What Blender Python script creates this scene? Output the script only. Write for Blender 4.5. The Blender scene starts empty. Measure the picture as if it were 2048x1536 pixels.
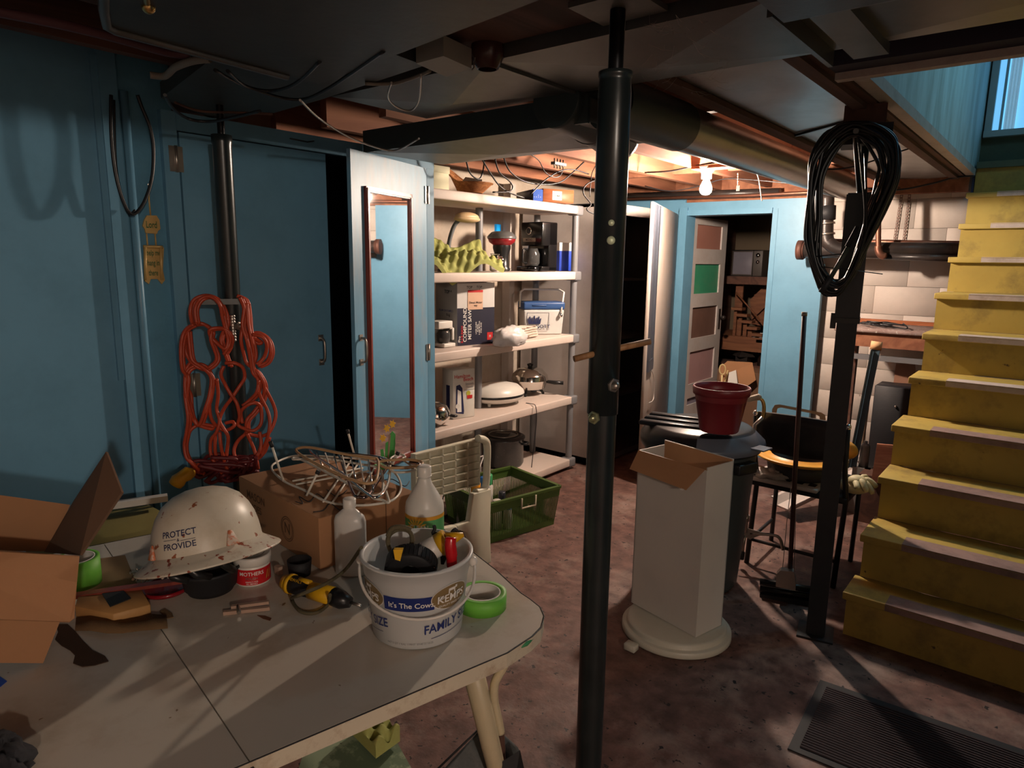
import bpy, bmesh, math, random
from math import sin, cos, pi, radians, sqrt, atan2
from mathutils import Vector, Matrix, noise
random.seed(7)
S = bpy.context.scene
COL = S.collection

# ------------------------------------------------------------ camera, light, exposure
F = 1361.0
_dn = Vector((-108.0, 7432.0, F)).normalized()
_xa = 1126.0
_Y = Vector((_xa, -(_dn.x*_xa + _dn.z*F)/_dn.y, F)).normalized()
_Z = -_dn
_X = _Y.cross(_Z)
RM = Matrix((_X, _Y, _Z))
EYE = Vector((0, 0, 1.55))
def P(px, py, ax, val):
    """point of the room seen at a photo pixel on the plane axis=val"""
    d = RM @ Vector((px-1024, py-768, F))
    return EYE + d*((val-EYE[ax])/d[ax])
cam = bpy.data.cameras.new('camera'); cam.sensor_width = 36; cam.lens = F/2048*36; cam.clip_start = .02
co = bpy.data.objects.new('camera', cam); COL.objects.link(co)
cx = RM @ Vector((1, 0, 0)); cy = RM @ Vector((0, -1, 0)); cz = RM @ Vector((0, 0, -1))
co.matrix_world = Matrix(((cx.x, cy.x, cz.x, EYE.x), (cx.y, cy.y, cz.y, EYE.y), (cx.z, cy.z, cz.z, EYE.z), (0, 0, 0, 1)))
S.camera = co
S.view_settings.view_transform = 'Standard'; S.view_settings.look = 'None'
S.view_settings.gamma = 1; S.view_settings.use_curve_mapping = False
S.view_settings.exposure = 0.0
W = bpy.data.worlds.new('dusk'); S.world = W; W.use_nodes = True
W.node_tree.nodes['Background'].inputs[0].default_value = (.10, .22, .55, 1)
W.node_tree.nodes['Background'].inputs[1].default_value = .12
BULB = Vector((-1.79, 4.04, 1.985))
def point(name, loc, power, col, r):
    l = bpy.data.lights.new(name, 'POINT'); l.energy = power; l.color = col; l.shadow_soft_size = r
    o = bpy.data.objects.new(name, l); o.location = loc; COL.objects.link(o); return o
def area(name, loc, aim, power, col, sx, sy):
    l = bpy.data.lights.new(name, 'AREA'); l.energy = power; l.color = col; l.shape = 'RECTANGLE'; l.size = sx; l.size_y = sy
    o = bpy.data.objects.new(name, l); o.location = loc; COL.objects.link(o)
    o.rotation_euler = (Vector(aim)-Vector(loc)).to_track_quat('-Z', 'Y').to_euler(); return o
BULB_E = 2900   # the bare bulb's own glow is the main light
# a second bare bulb at the far side of the cellar, to the right behind the photographer
point('second_bulb_light', (2.6, -1.0, 2.08), 150, (1, .86, .72), .05)
# daylight reaching the top of the stairs through the landing window
area('landing_daylight', (.30, 4.3, 3.45), (-.585, 3.6, 2.75), 16, (.36, .80, 1), .2, 1.3)

# ------------------------------------------------------------ helpers
def cr(pts, n=6, closed=False):
    pts = [Vector(p) for p in pts]; out = []; N = len(pts)
    rng = range(N if closed else N-1)
    for i in rng:
        if closed: a, b, c, d = pts[(i-1) % N], pts[i], pts[(i+1) % N], pts[(i+2) % N]
        else: a, b, c, d = pts[max(i-1, 0)], pts[i], pts[i+1], pts[min(i+2, N-1)]
        for k in range(n):
            t = k/n
            out.append(.5*((2*b)+(-a+c)*t+(2*a-5*b+4*c-d)*t*t+(-a+3*b-3*c+d)*t**3))
    if not closed: out.append(pts[-1])
    return out
class MB:
    def __init__(s): s.v = []; s.f = []; s.sm = []; s.mi = []; s.m = 0
    def add(s, vs, fs, smooth=False):
        o = len(s.v); s.v += [Vector(v) for v in vs]
        for f in fs: s.f.append([i+o for i in f]); s.sm.append(smooth); s.mi.append(s.m)
        return s
    def box(s, x0, x1, y0, y1, z0, z1, M=None):
        vs = [Vector((x, y, z)) for z in (z0, z1) for y in (y0, y1) for x in (x0, x1)]
        if M is not None: vs = [M @ v for v in vs]
        return s.add(vs, [(0, 2, 3, 1), (4, 5, 7, 6), (0, 1, 5, 4), (2, 6, 7, 3), (0, 4, 6, 2), (1, 3, 7, 5)])
    def cbox(s, c, d, M=None):
        return s.box(c[0]-d[0]/2, c[0]+d[0]/2, c[1]-d[1]/2, c[1]+d[1]/2, c[2]-d[2]/2, c[2]+d[2]/2, M)
    def hexa(s, lo, hi):
        n = len(lo)
        return s.add(list(lo)+list(hi), [tuple(range(n))[::-1], tuple(range(n, 2*n))]+[(i, (i+1) % n, n+(i+1) % n, n+i) for i in range(n)])
    def prism(s, poly, dirv):
        dirv = Vector(dirv); lo = [Vector(p) for p in poly]; return s.hexa(lo, [p+dirv for p in lo])
    def beam(s, a, b, w, h, up=(0, 0, 1)):
        a = Vector(a); b = Vector(b); d = (b-a).normalized(); up = Vector(up)
        x = d.cross(up).normalized(); u = x.cross(d)
        q = [x*w/2+u*h/2, -x*w/2+u*h/2, -x*w/2-u*h/2, x*w/2-u*h/2]
        return s.hexa([a+k for k in q], [b+k for k in q])
    def tube(s, pts, r, n=8, closed=False, cap=True):
        pts = [Vector(p) for p in pts]; N = len(pts)
        rs = r if isinstance(r, (list, tuple)) else [r]*N
        tan = []
        for i in range(N):
            a = pts[(i-1) % N] if (closed or i > 0) else pts[i]; b = pts[(i+1) % N] if (closed or i < N-1) else pts[i]
            t = (b-a); tan.append(t.normalized() if t.length > 1e-9 else Vector((0, 0, 1)))
        u = tan[0].orthogonal().normalized(); rings = []; vs = []
        for i in range(N):
            t = tan[i]; u = (u-t*u.dot(t))
            u = u.normalized() if u.length > 1e-6 else t.orthogonal().normalized()
            w = t.cross(u)
            for k in range(n):
                a = 2*pi*k/n; vs.append(pts[i]+(u*cos(a)+w*sin(a))*rs[i])
        fs = []
        for i in range(N if closed else N-1):
            for k in range(n):
                a = i*n+k; b = i*n+(k+1) % n; c = ((i+1) % N)*n+(k+1) % n; d = ((i+1) % N)*n+k
                fs.append((a, b, c, d))
        s.add(vs, fs, True)
        if cap and not closed:
            o = len(s.v)-len(vs)
            s.f.append([o+k for k in range(n)][::-1]); s.f.append([o+(N-1)*n+k for k in range(n)]); s.sm += [False]*2; s.mi += [s.m]*2
        return s
    def lathe(s, prof, n=32, M=None, sx=1, sy=1, smooth=True, a0=0, a1=2*pi):
        full = abs(a1-a0-2*pi) < 1e-6; m = n if full else n+1
        vs = []
        for r, z in prof:
            for k in range(m):
                a = a0+(a1-a0)*k/n; vs.append(Vector((r*cos(a)*sx, r*sin(a)*sy, z)))
        if M is not None: vs = [M @ v for v in vs]
        fs = []
        for i in range(len(prof)-1):
            for k in range(n):
                k2 = (k+1) % m
                fs.append((i*m+k, i*m+k2, (i+1)*m+k2, (i+1)*m+k))
        return s.add(vs, fs, smooth)
    def disc(s, c, r, nrm=(0, 0, 1), n=24):
        nrm = Vector(nrm).normalized(); u = nrm.orthogonal().normalized(); w = nrm.cross(u); c = Vector(c)
        return s.add([c+(u*cos(2*pi*k/n)+w*sin(2*pi*k/n))*r for k in range(n)], [tuple(range(n))])
    def ell(s, c, r, n=16, m=10, M=None):
        c = Vector(c); R3 = r if isinstance(r, (tuple, list)) else (r, r, r)
        prof = [(sin(pi*i/m), -cos(pi*i/m)) for i in range(m+1)]
        vs = []
        for q, z in prof:
            for k in range(n):
                a = 2*pi*k/n; v = Vector((q*cos(a)*R3[0], q*sin(a)*R3[1], z*R3[2]))
                if M is not None: v = M @ v
                vs.append(c+v)
        return s.add(vs, [(i*n+k, i*n+(k+1) % n, (i+1)*n+(k+1) % n, (i+1)*n+k) for i in range(m) for k in range(n)], True)
    def grid(s, fn, nu, nv, smooth=True, cu=False):
        vs = [Vector(fn(i/nu, j/nv)) for j in range(nv+1) for i in range(nu+1)]
        return s.add(vs, [(j*(nu+1)+i, j*(nu+1)+i+1, (j+1)*(nu+1)+i+1, (j+1)*(nu+1)+i) for j in range(nv) for i in range(nu)], smooth)
    def sheet(s, poly, t, nrm=None):
        poly = [Vector(p) for p in poly]
        if nrm is None: nrm = (poly[1]-poly[0]).cross(poly[2]-poly[0]).normalized()
        return s.prism(poly, Vector(nrm)*t)
    def text(s, body, size, f, align='CENTER', depth=0, bis=0, squash=1, shear=0):
        c = bpy.data.curves.new('t', 'FONT'); c.body = body; c.size = size; c.align_x = align; c.align_y = 'CENTER'
        c.resolution_u = 3; c.shear = shear; c.offset = size*.012
        o = bpy.data.objects.new('t', c); COL.objects.link(o)
        dg = bpy.context.evaluated_depsgraph_get(); me = bpy.data.meshes.new_from_object(o.evaluated_get(dg))
        b = bmesh.new(); b.from_mesh(me)
        if bis:
            xs = [v.co.x for v in b.verts]; x = min(xs)+bis
            while x < max(xs):
                bmesh.ops.bisect_plane(b, geom=b.verts[:]+b.edges[:]+b.faces[:], plane_co=(x, 0, 0), plane_no=(1, 0, 0)); x += bis
        b.verts.ensure_lookup_table(); b.verts.index_update()
        vs = [f(v.co.x*squash, v.co.y) for v in b.verts]; fs = [[v.index for v in q.verts] for q in b.faces]
        s.add(vs, fs); b.free()
        bpy.data.objects.remove(o); bpy.data.curves.remove(c); bpy.data.meshes.remove(me)
        return s
    def bevelled(s, amt, seg=2):
        """bevel all hard edges of what has been collected"""
        me = s.mesh('b'); b = bmesh.new(); b.from_mesh(me)
        bmesh.ops.recalc_face_normals(b, faces=b.faces)
        ed = [e for e in b.edges if len(e.link_faces) == 2 and e.calc_face_angle(0) > .6]
        bmesh.ops.bevel(b, geom=ed, offset=amt, segments=seg, affect='EDGES', profile=.6)
        b.verts.index_update()
        s.v = [v.co.copy() for v in b.verts]; s.f = [[v.index for v in f.verts] for f in b.faces]; s.sm = [True]*len(s.f); s.mi = [0]*len(s.f)
        b.free(); bpy.data.meshes.remove(me); return s
    def mesh(s, name):
        me = bpy.data.meshes.new(name); me.from_pydata([tuple(v) for v in s.v], [], s.f)
        me.polygons.foreach_set('use_smooth', s.sm)
        if any(s.mi): me.polygons.foreach_set('material_index', s.mi)
        return me
def thing(name, label, cat, loc=(0, 0, 0), rz=0, group=None):
    o = bpy.data.objects.new(name, None); COL.objects.link(o); o.empty_display_size = .05
    o.location = loc; o.rotation_euler = (0, 0, rz); o['label'] = label; o['category'] = cat
    if group: o['group'] = group
    o['_m'] = 1
    return o
def wm(o):
    M = Matrix.LocRotScale(o.location, o.rotation_euler, o.scale)
    return wm(o.parent) @ M if o.parent else M
def part(name, mb, mat, parent, world=False, label=None, kind=None, recalc=True, autos=None):
    """one mesh object under a parent; world=True when the collected vertices are in room coordinates"""
    if world:
        I = wm(parent).inverted(); mb.v = [I @ v for v in mb.v]
    me = mb.mesh(name)
    b = bmesh.new(); b.from_mesh(me); bmesh.ops.remove_doubles(b, verts=b.verts, dist=1e-6)
    if recalc: bmesh.ops.recalc_face_normals(b, faces=b.faces)
    b.to_mesh(me); b.free()
    for m in (mat if isinstance(mat, (list, tuple)) else [mat]): me.materials.append(m)
    o = bpy.data.objects.new(name, me); COL.objects.link(o)
    if parent: o.parent = parent
    if label: o['label'] = label
    if kind: o['kind'] = kind
    return o
def solo(name, mb, mat, label=None, cat=None, group=None, kind=None, recalc=True):
    """a top-level thing made of one mesh, its origin at the centre of its base"""
    xs = [v.x for v in mb.v]; ys = [v.y for v in mb.v]; zs = [v.z for v in mb.v]
    c = Vector(((min(xs)+max(xs))/2, (min(ys)+max(ys))/2, min(zs))); mb.v = [v-c for v in mb.v]
    o = part(name, mb, mat, None, recalc=recalc); o.location = c
    if label: o['label'] = label
    if cat: o['category'] = cat
    if group: o['group'] = group
    if kind: o['kind'] = kind
    return o
def struct(name, mb, mat, label=None):
    o = solo(name, mb, mat, label, kind='structure'); return o
def RZ(a, o=(0, 0, 0)): return Matrix.Translation(Vector(o)) @ Matrix.Rotation(a, 4, 'Z')
def frame(o, x, z):
    """matrix with origin o, local x along x, local z near z"""
    x = Vector(x).normalized(); z = Vector(z); y = z.cross(x).normalized(); z = x.cross(y)
    return Matrix(((x.x, y.x, z.x, o[0]), (x.y, y.y, z.y, o[1]), (x.z, y.z, z.z, o[2]), (0, 0, 0, 1)))

def zat(C, px, py):
    """height of the point straight above C that is seen at the photo pixel"""
    h = Vector((C.x, C.y, 0)).normalized(); r = RM @ Vector((px-1024, py-768, F))
    return 1.55+r.z*(Vector((C.x, C.y, 0)).dot(h)/r.dot(h))
class Bx:
    """upright box from three base corners seen in the photo (left, nearest, right) on the height z, and its top"""
    def __init__(s, pl, pc, pr, z, ytop, swap=0):
        C = P(*pc, 2, z); L = P(*pl, 2, z)-C; R = P(*pr, 2, z)-C
        s.w = R.length; s.d = L.length
        e = R.normalized() if s.w > s.d else Vector((L.y, -L.x, 0)).normalized()
        if swap: e = R.normalized() if s.w <= s.d else Vector((L.y, -L.x, 0)).normalized()
        f = Vector((-e.y, e.x, 0)); s.e = e; s.f = f; s.C = C; s.h = zat(C, pc[0], ytop)-z
        s.M = Matrix(((e.x, f.x, 0, C.x), (e.y, f.y, 0, C.y), (0, 0, 1, z), (0, 0, 0, 1)))
        s.c = C+e*s.w/2+f*s.d/2; s.rz = atan2(e.y, e.x)
    def RF(s, x, z, k=.0012, a=0): return lambda u, v: s.M @ Vector((s.w*x+u*cos(a)-v*sin(a), -k, s.h*z+u*sin(a)+v*cos(a)))
    def LF(s, x, z, k=.0012, a=0): return lambda u, v: s.M @ Vector((-k, s.d*(1-x)-(u*cos(a)-v*sin(a)), s.h*z+u*sin(a)+v*cos(a)))
    def TF(s, x, y, k=.0012, a=0): return lambda u, v: s.M @ Vector((s.w*x+u*cos(a)-v*sin(a), s.d*y+u*sin(a)+v*cos(a), s.h+k))
class Bx2(Bx):
    """upright box with its near corner at C, sizes w (to the right), d (away) and turn rz"""
    def __init__(s, C, w, d, rz, h):
        e = Vector((cos(rz), sin(rz), 0)); f = Vector((-sin(rz), cos(rz), 0)); s.e = e; s.f = f; s.C = C; s.w = w; s.d = d; s.h = h; s.rz = rz
        s.M = Matrix(((e.x, f.x, 0, C.x), (e.y, f.y, 0, C.y), (0, 0, 1, C.z), (0, 0, 0, 1))); s.c = C+e*w/2+f*d/2
def onx(px, x, z):
    """point on height z below/above where pixel column px meets the plane X=x"""
    for _ in range(1): p = P(px, 540, 0, x)
    return Vector((x, p.y, z))
def PV(C):
    """photo pixel -> point on the upright plane through C that faces the camera"""
    n = Vector((C[0], C[1], 0)).normalized(); k0 = Vector((C[0], C[1], 0)).dot(n)
    def g(px, py, off=0):
        r = RM @ Vector((px-1024, py-768, F)); return EYE+r*((k0-off)/r.dot(n))
    return g
def quad(f, x0, x1, y0, y1):
    return MB().add([f(x0, y0), f(x1, y0), f(x1, y1), f(x0, y1)], [(0, 1, 2, 3)])
def txt(par, body, size, f, m, bis=0, align='CENTER', squash=1, name='lettering', shear=0):
    return part(name, MB().text(body, size, f, align, bis=bis, squash=squash, shear=shear), m, par, True, recalc=False)
# ------------------------------------------------------------ materials
MC = {}
def mat(name, col, rough=.6, metal=0, dirt=None, damt=.4, dscale=6, dlo=.45, dhi=.7, var=.12, vscale=3, bump=.15, bscale=40,
        trans=0, alpha=1, emit=None, estr=1, spec=.5, stretch=(1, 1, 1), ior=1.45, coat=0, specks=None, sscale=60, sthr=.7, sub=0):
    if name in MC: return MC[name]
    m = bpy.data.materials.new(name); m.use_nodes = True; n = m.node_tree.nodes; L = m.node_tree.links
    b = n['Principled BSDF']; b.inputs['Roughness'].default_value = rough; b.inputs['Metallic'].default_value = metal
    b.inputs['Specular IOR Level'].default_value = spec; b.inputs['IOR'].default_value = ior
    b.inputs['Transmission Weight'].default_value = trans; b.inputs['Alpha'].default_value = alpha; b.inputs['Coat Weight'].default_value = coat
    if sub: b.inputs['Subsurface Weight'].default_value = sub; b.inputs['Subsurface Radius'].default_value = (.02, .02, .02)
    tc = n.new('ShaderNodeTexCoord'); mp = n.new('ShaderNodeMapping'); L.new(tc.outputs['Object'], mp.inputs[0]); mp.inputs['Scale'].default_value = stretch
    def nz(sc, det=4, ro=.6):
        t = n.new('ShaderNodeTexNoise'); t.inputs['Scale'].default_value = sc; t.inputs['Detail'].default_value = det; t.inputs['Roughness'].default_value = ro
        L.new(mp.outputs[0], t.inputs[0]); return t.outputs[0]
    def ramp(src, lo, hi, a=0, c=1):
        r = n.new('ShaderNodeMapRange'); r.inputs[1].default_value = lo; r.inputs[2].default_value = hi; r.inputs[3].default_value = a; r.inputs[4].default_value = c
        L.new(src, r.inputs[0]); return r.outputs[0]
    def mix(fac, a, bb, mode='MIX'):
        x = n.new('ShaderNodeMix'); x.data_type = 'RGBA'; x.blend_type = mode
        if isinstance(fac, float): x.inputs[0].default_value = fac
        else: L.new(fac, x.inputs[0])
        for s_, q in ((6, a), (7, bb)):
            if isinstance(q, tuple): x.inputs[s_].default_value = (*q, 1)
            else: L.new(q, x.inputs[s_])
        return x.outputs[2]
    c = tuple(col)
    if var:
        c = mix(ramp(nz(vscale), .3, .7), tuple(k*(1-var) for k in col), tuple(min(1, k*(1+var)) for k in col))
    if dirt: c = mix(ramp(nz(dscale, 8, .7), dlo, dhi, 0, damt), c, dirt)
    if specks: c = mix(ramp(nz(sscale, 3, .5), sthr, sthr+.03), c, specks)
    if isinstance(c, tuple): b.inputs['Base Color'].default_value = (*c, 1)
    else: L.new(c, b.inputs['Base Color'])
    if bump:
        bp = n.new('ShaderNodeBump'); bp.inputs['Strength'].default_value = bump; bp.inputs['Distance'].default_value = .004
        L.new(nz(bscale), bp.inputs['Height']); L.new(bp.outputs[0], b.inputs['Normal'])
    if emit: b.inputs['Emission Color'].default_value = (*emit, 1); b.inputs['Emission Strength'].default_value = estr
    MC[name] = m; return m
def wood(name, c1, c2, scale=(14, 1.2, 14), rough=.6, amt=1.0):
    if name in MC: return MC[name]
    m = mat(name, c1, rough, bump=.1, var=0); n = m.node_tree.nodes; L = m.node_tree.links; b = n['Principled BSDF']
    tc = n.new('ShaderNodeTexCoord'); mp = n.new('ShaderNodeMapping'); mp.inputs['Scale'].default_value = scale
    t = n.new('ShaderNodeTexNoise'); t.inputs['Scale'].default_value = 1.0; t.inputs['Detail'].default_value = 6; t.inputs['Distortion'].default_value = 1.2
    r = n.new('ShaderNodeValToRGB'); r.color_ramp.elements[0].position = .38; r.color_ramp.elements[1].position = .62
    r.color_ramp.elements[0].color = (*c1, 1); r.color_ramp.elements[1].color = (*c2, 1)
    L.new(tc.outputs['Object'], mp.inputs[0]); L.new(mp.outputs[0], t.inputs[0]); L.new(t.outputs[0], r.inputs[0]); L.new(r.outputs[0], b.inputs['Base Color'])
    return m
blue = mat('blue_paint', (.122, .285, .42), .42, dirt=(.05, .15, .22), damt=.25, dscale=5, bump=.12, bscale=14, var=.06)
blue_rough = mat('blue_masonry_paint', (.09, .25, .37), .6, dirt=(.04, .1, .15), damt=.4, bump=.6, bscale=30)
white_wall = mat('white_block_paint', (.50, .435, .39), .65, dirt=(.33, .26, .2), damt=.45, dscale=3, dlo=.5, dhi=.75, bump=.5, bscale=22, specks=(.2, .16, .13), sscale=16, sthr=.74)
black_steel = mat('black_pipe_paint', (.012, .017, .018), .28, dirt=(.03, .035, .035), damt=.4, bump=.06, bscale=25, var=.3, spec=.55)
post_grey = mat('dark_blue_grey_steel', (.018, .026, .034), .4, dirt=(.05, .05, .05), damt=.3)
galv = mat('sheet_metal', (.135, .135, .13), .42, .55, dirt=(.06, .055, .05), damt=.5, dscale=4, bump=.06, bscale=5, var=.12)
galv_b = mat('bright_sheet_metal', (.42, .42, .42), .34, .7, dirt=(.2, .18, .16), damt=.4, dscale=4, bump=.25, bscale=3)
galv_d = mat('dark_sheet_metal', (.05, .065, .065), .45, .4, dirt=(.03, .03, .03), damt=.4)
galv_bl = mat('blue_grey_sheet_metal', (.06, .075, .09), .4, .4, dirt=(.03, .03, .03), damt=.4)
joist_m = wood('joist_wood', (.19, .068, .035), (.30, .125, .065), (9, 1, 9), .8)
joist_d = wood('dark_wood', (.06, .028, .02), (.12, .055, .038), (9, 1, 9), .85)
board_m = wood('subfloor_wood', (.20, .085, .05), (.34, .16, .09), (1.2, 10, 8), .85)
trim_w = mat('dusty_white_trim', (.45, .38, .33), .7, dirt=(.2, .12, .08), damt=.6)
cream = mat('cream_plastic', (.62, .57, .45), .4, dirt=(.3, .25, .17), damt=.2, bump=.05)
beige = mat('beige_resin', (.62, .52, .46), .5, dirt=(.36, .28, .23), damt=.25, bump=.04)
grey_pl = mat('grey_resin', (.19, .19, .20), .45, dirt=(.1, .09, .09), damt=.3, bump=.03)
white_pl = mat('white_plastic', (.66, .63, .58), .35, dirt=(.4, .34, .28), damt=.15, bump=.02)
white_en = mat('white_enamel', (.52, .47, .44), .45, dirt=(.25, .18, .13), damt=.35, dscale=4, dlo=.5, dhi=.8)
chrome = mat('chrome', (.7, .68, .65), .12, 1, bump=0, var=0)
steel = mat('worn_steel', (.42, .38, .34), .35, .9, dirt=(.2, .14, .1), damt=.4)
brass = mat('brass', (.6, .4, .15), .3, 1, bump=0)
black_pl = mat('black_plastic', (.012, .012, .013), .32, bump=.04, var=.2)
black_ru = mat('black_rubber', (.012, .012, .014), .65, bump=.2, var=.2)
cable_m = mat('black_cable', (.012, .012, .014), .38, bump=0, var=0)
card = mat('cardboard', (.36, .18, .085), .85, dirt=(.2, .09, .04), damt=.3, dscale=3, bump=.08, var=.08)
card_d = mat('dark_cardboard', (.13, .07, .04), .85, dirt=(.07, .035, .02), damt=.3)
paper = mat('white_paper', (.62, .6, .56), .8, bump=.03)
ink = mat('black_ink', (.015, .013, .015), .6, bump=0, var=0)
navy = mat('navy_print', (.015, .02, .075), .5, bump=0, var=0)
red_ink = mat('red_print', (.5, .02, .02), .5, bump=0, var=0)
white_ink = mat('white_print', (.7, .68, .64), .6, bump=0, var=0)
orange_w = wood('orange_wood', (.27, .075, .022), (.37, .12, .045), (3, 3, 22), .5)
copper = mat('old_copper', (.23, .10, .065), .4, .7, dirt=(.08, .04, .03), damt=.5)
iron = mat('cast_iron', (.028, .023, .022), .35, .2, dirt=(.07, .045, .035), damt=.5, bump=.4)
glass = mat('clear_glass', (.9, .95, .95), .05, trans=1, bump=0, var=0)
# ============================================================ SETTING
T_FL = mat('concrete_floor', (.13, .068, .055), .6, dirt=(.36, .28, .24), damt=.75, dscale=3.6, dlo=.5, dhi=.78, bump=.7, bscale=30, specks=(.02, .014, .014), sscale=42, sthr=.66, var=.45, vscale=14, spec=.4)
struct('floor', MB().box(-5.2, 3.5, -2.6, 8.2, -.06, 0), T_FL)
XS = -.585
XL = -2.6          # face of the blue closet
YF = 5.4           # blue wall with the doorway
# --- left wall: painted boards, recessed bottom
w = MB().box(XL-.12, XL-.03, -2.6, 1.0, .55, 2.35)
wl = struct('wall_left', w, blue)
part('board', MB().box(XL-.06, XL-.01, 1.0, 1.055, .55, 2.3), blue, wl, True)
part('board', MB().box(XL-.07, XL-.025, 1.06, 1.24, .55, 2.3), blue_rough, wl, True)
part('conduit', MB().tube([(XL-.012, 1.075, .55), (XL-.012, 1.075, 2.1)], .014, 10), blue, wl, True)
part('panel_strip', MB().box(XL-.03, XL-.018, .98, 1.003, 1.1, 2.2), blue, wl, True)
part('recess_shade_fill', MB().box(XL-.7, XL-.13, -2.6, 1.24, 0, .5), mat('dark_void', (.01, .01, .012), .9), wl, True)  # black box puts the darkness of the recess into colour
struct('wall_recess', MB().box(-3.55, -3.42, 1.2, 5.5, 0, 2.36), mat('tan_wall', (.5, .42, .34), .7, dirt=(.3, .2, .14), damt=.5, bump=.3))
# --- far wall: blue boards round a doorway
o = struct('wall_far', MB().box(-3.5, -2.56, YF, YF+.1, 0, 2.08).box(-1.80, -1.50, YF, YF+.05, 0, 2.03).box(-1.5, -1.44, YF, YF+.05, 0, 1.55), blue)
part('lintel', MB().box(-2.56, -1.80, YF, YF+.1, 1.955, 2.03), blue, o, True)
fr = struct('door_1', MB().box(-2.60, -2.53, YF-.03, YF+.14, 0, 1.99).box(-1.84, -1.80, YF-.005, YF+.14, 0, 1.96).box(-2.53, -1.84, YF-.02, YF+.14, 1.925, 1.965), blue)
# --- white block wall, every block a piece
wb = struct('wall_block', MB().box(-1.52, XS-.01, YF+.13, YF+.22, 0, 2.33), white_wall)
BW, BH = .40, .20
me = None
for r in range(11):
    for c in range(-1, 6):
        x0 = -1.50+c*BW+(BW/2 if r % 2 else 0); x1 = x0+BW-.0015; x0 = max(x0, -1.50); x1 = min(x1, XS-.01)
        if x1-x0 < .03 or x0 > .5: continue
        q = random.uniform(0, .0005)
        part('block', MB().box(x0, x1, YF+.10-q, YF+.129, r*BH+.001, r*BH+BH-.001).bevelled(.0008, 1), white_wall, wb, True)
# --- stairwell

ws = struct('wall_stair', MB().box(XS-.06, XS, 2.30, 5.62, 2.16, 3.7), mat('pale_blue_plaster', (.42, .55, .56), .7, dirt=(.14, .16, .13), damt=.7, dscale=1.0, dlo=.48, dhi=.72, bump=.4, bscale=9, stretch=(5, 5, .9)))
part('trim_board', MB().box(XS-.035, XS+.012, 2.26, 5.42, 2.125, 2.165), trim_w, ws, True)
wl2 = struct('wall_landing', MB().box(XS-.06, -.56, 5.62, 5.7, 2.12, 3.7).box(-.56, .5, 5.62, 5.7, 2.12, 2.40).box(-.56, .5, 5.62, 5.7, 3.35, 3.7), mat('olive_wall', (.12, .14, .09), .75, dirt=(.05, .05, .04), damt=.4))
wn = struct('window_1', MB().box(-.575, -.535, 5.585, 5.65, 2.40, 3.38).box(-.575, .55, 5.57, 5.65, 2.38, 2.42).box(.50, .55, 5.585, 5.65, 2.44, 3.38).box(-.575, .55, 5.585, 5.65, 3.33, 3.38).box(-.50, -.485, 5.61, 5.625, 2.42, 3.33), mat('window_paint', (.4, .5, .52), .5))
part('pane', MB().box(-.535, .50, 5.63, 5.636, 2.42, 3.33), mat('daylit_pane', (.5, .7, .9), .3, emit=(.16, .50, .85), estr=.95, bump=0, var=.05), wn, True)
part('curtain', MB().grid(lambda u, v: (-.475+.06*u, 5.60+.006*sin(u*22), 2.42+.90*v), 24, 1), mat('sheer_curtain', (.7, .8, .85), .9, emit=(.30, .6, .85), estr=.30), wn, True)
struct('wall_stair_right', MB().box(.42, .50, 2.3, 5.7, 0, 3.7), mat('olive_wall', (1, 1, 1)))
struct('light_block_partition', MB().box(1.0, 3.4, .82, .92, 0, 2.33), blue_rough)  # unseen partition, added to keep the second bulb off the stairs
struct('wall_rear', MB().box(-5.2, 3.5, -2.7, -2.6, 0, 2.4), white_wall)
struct('wall_right', MB().box(3.4, 3.5, -2.6, 2.6, 0, 2.4), white_wall)
# --- ceiling: subfloor boards and joists along Y
cl = struct('ceiling', MB().box(-5.2, XS-.02, -2.6, 5.5, 2.34, 2.40).box(XS-.02, 3.5, -2.6, 2.24, 2.34, 2.40), board_m)
for x in (-3.49, -3.09, -2.69, -2.29, -1.89, -1.49, -1.09):
    part('joist', MB().box(x-.022, x+.022, 1.95, 5.5, 2.12, 2.34), joist_m, cl, True)
for k in range(12):
    x = -4.69+.4*k
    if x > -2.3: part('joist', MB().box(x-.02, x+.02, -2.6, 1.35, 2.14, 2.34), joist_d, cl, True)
for y0 in (2.75, 4.55):
    for x in (-2.49, -2.09, -1.69, -1.29): part('bridging_block', MB().box(x-.178, x+.178, y0, y0+.04, 2.15, 2.34), joist_m, cl, True)
part('lamp_cleat', MB().box(-1.87, -1.49, 3.99, 4.09, 2.10, 2.119), joist_m, cl, True)
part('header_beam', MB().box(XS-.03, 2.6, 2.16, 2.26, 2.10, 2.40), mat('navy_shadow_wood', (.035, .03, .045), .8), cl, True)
part('header_trim', MB().box(XS-.03, 2.6, 2.24, 2.275, 2.08, 2.135), trim_w, cl, True)
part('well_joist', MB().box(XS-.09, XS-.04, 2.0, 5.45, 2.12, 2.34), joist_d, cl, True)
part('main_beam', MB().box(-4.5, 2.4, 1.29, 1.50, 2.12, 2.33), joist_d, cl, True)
part('sill_plate', MB().box(-3.5, -.6, YF+.02, YF+.09, 2.03, 2.34), joist_m, cl, True)
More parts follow.
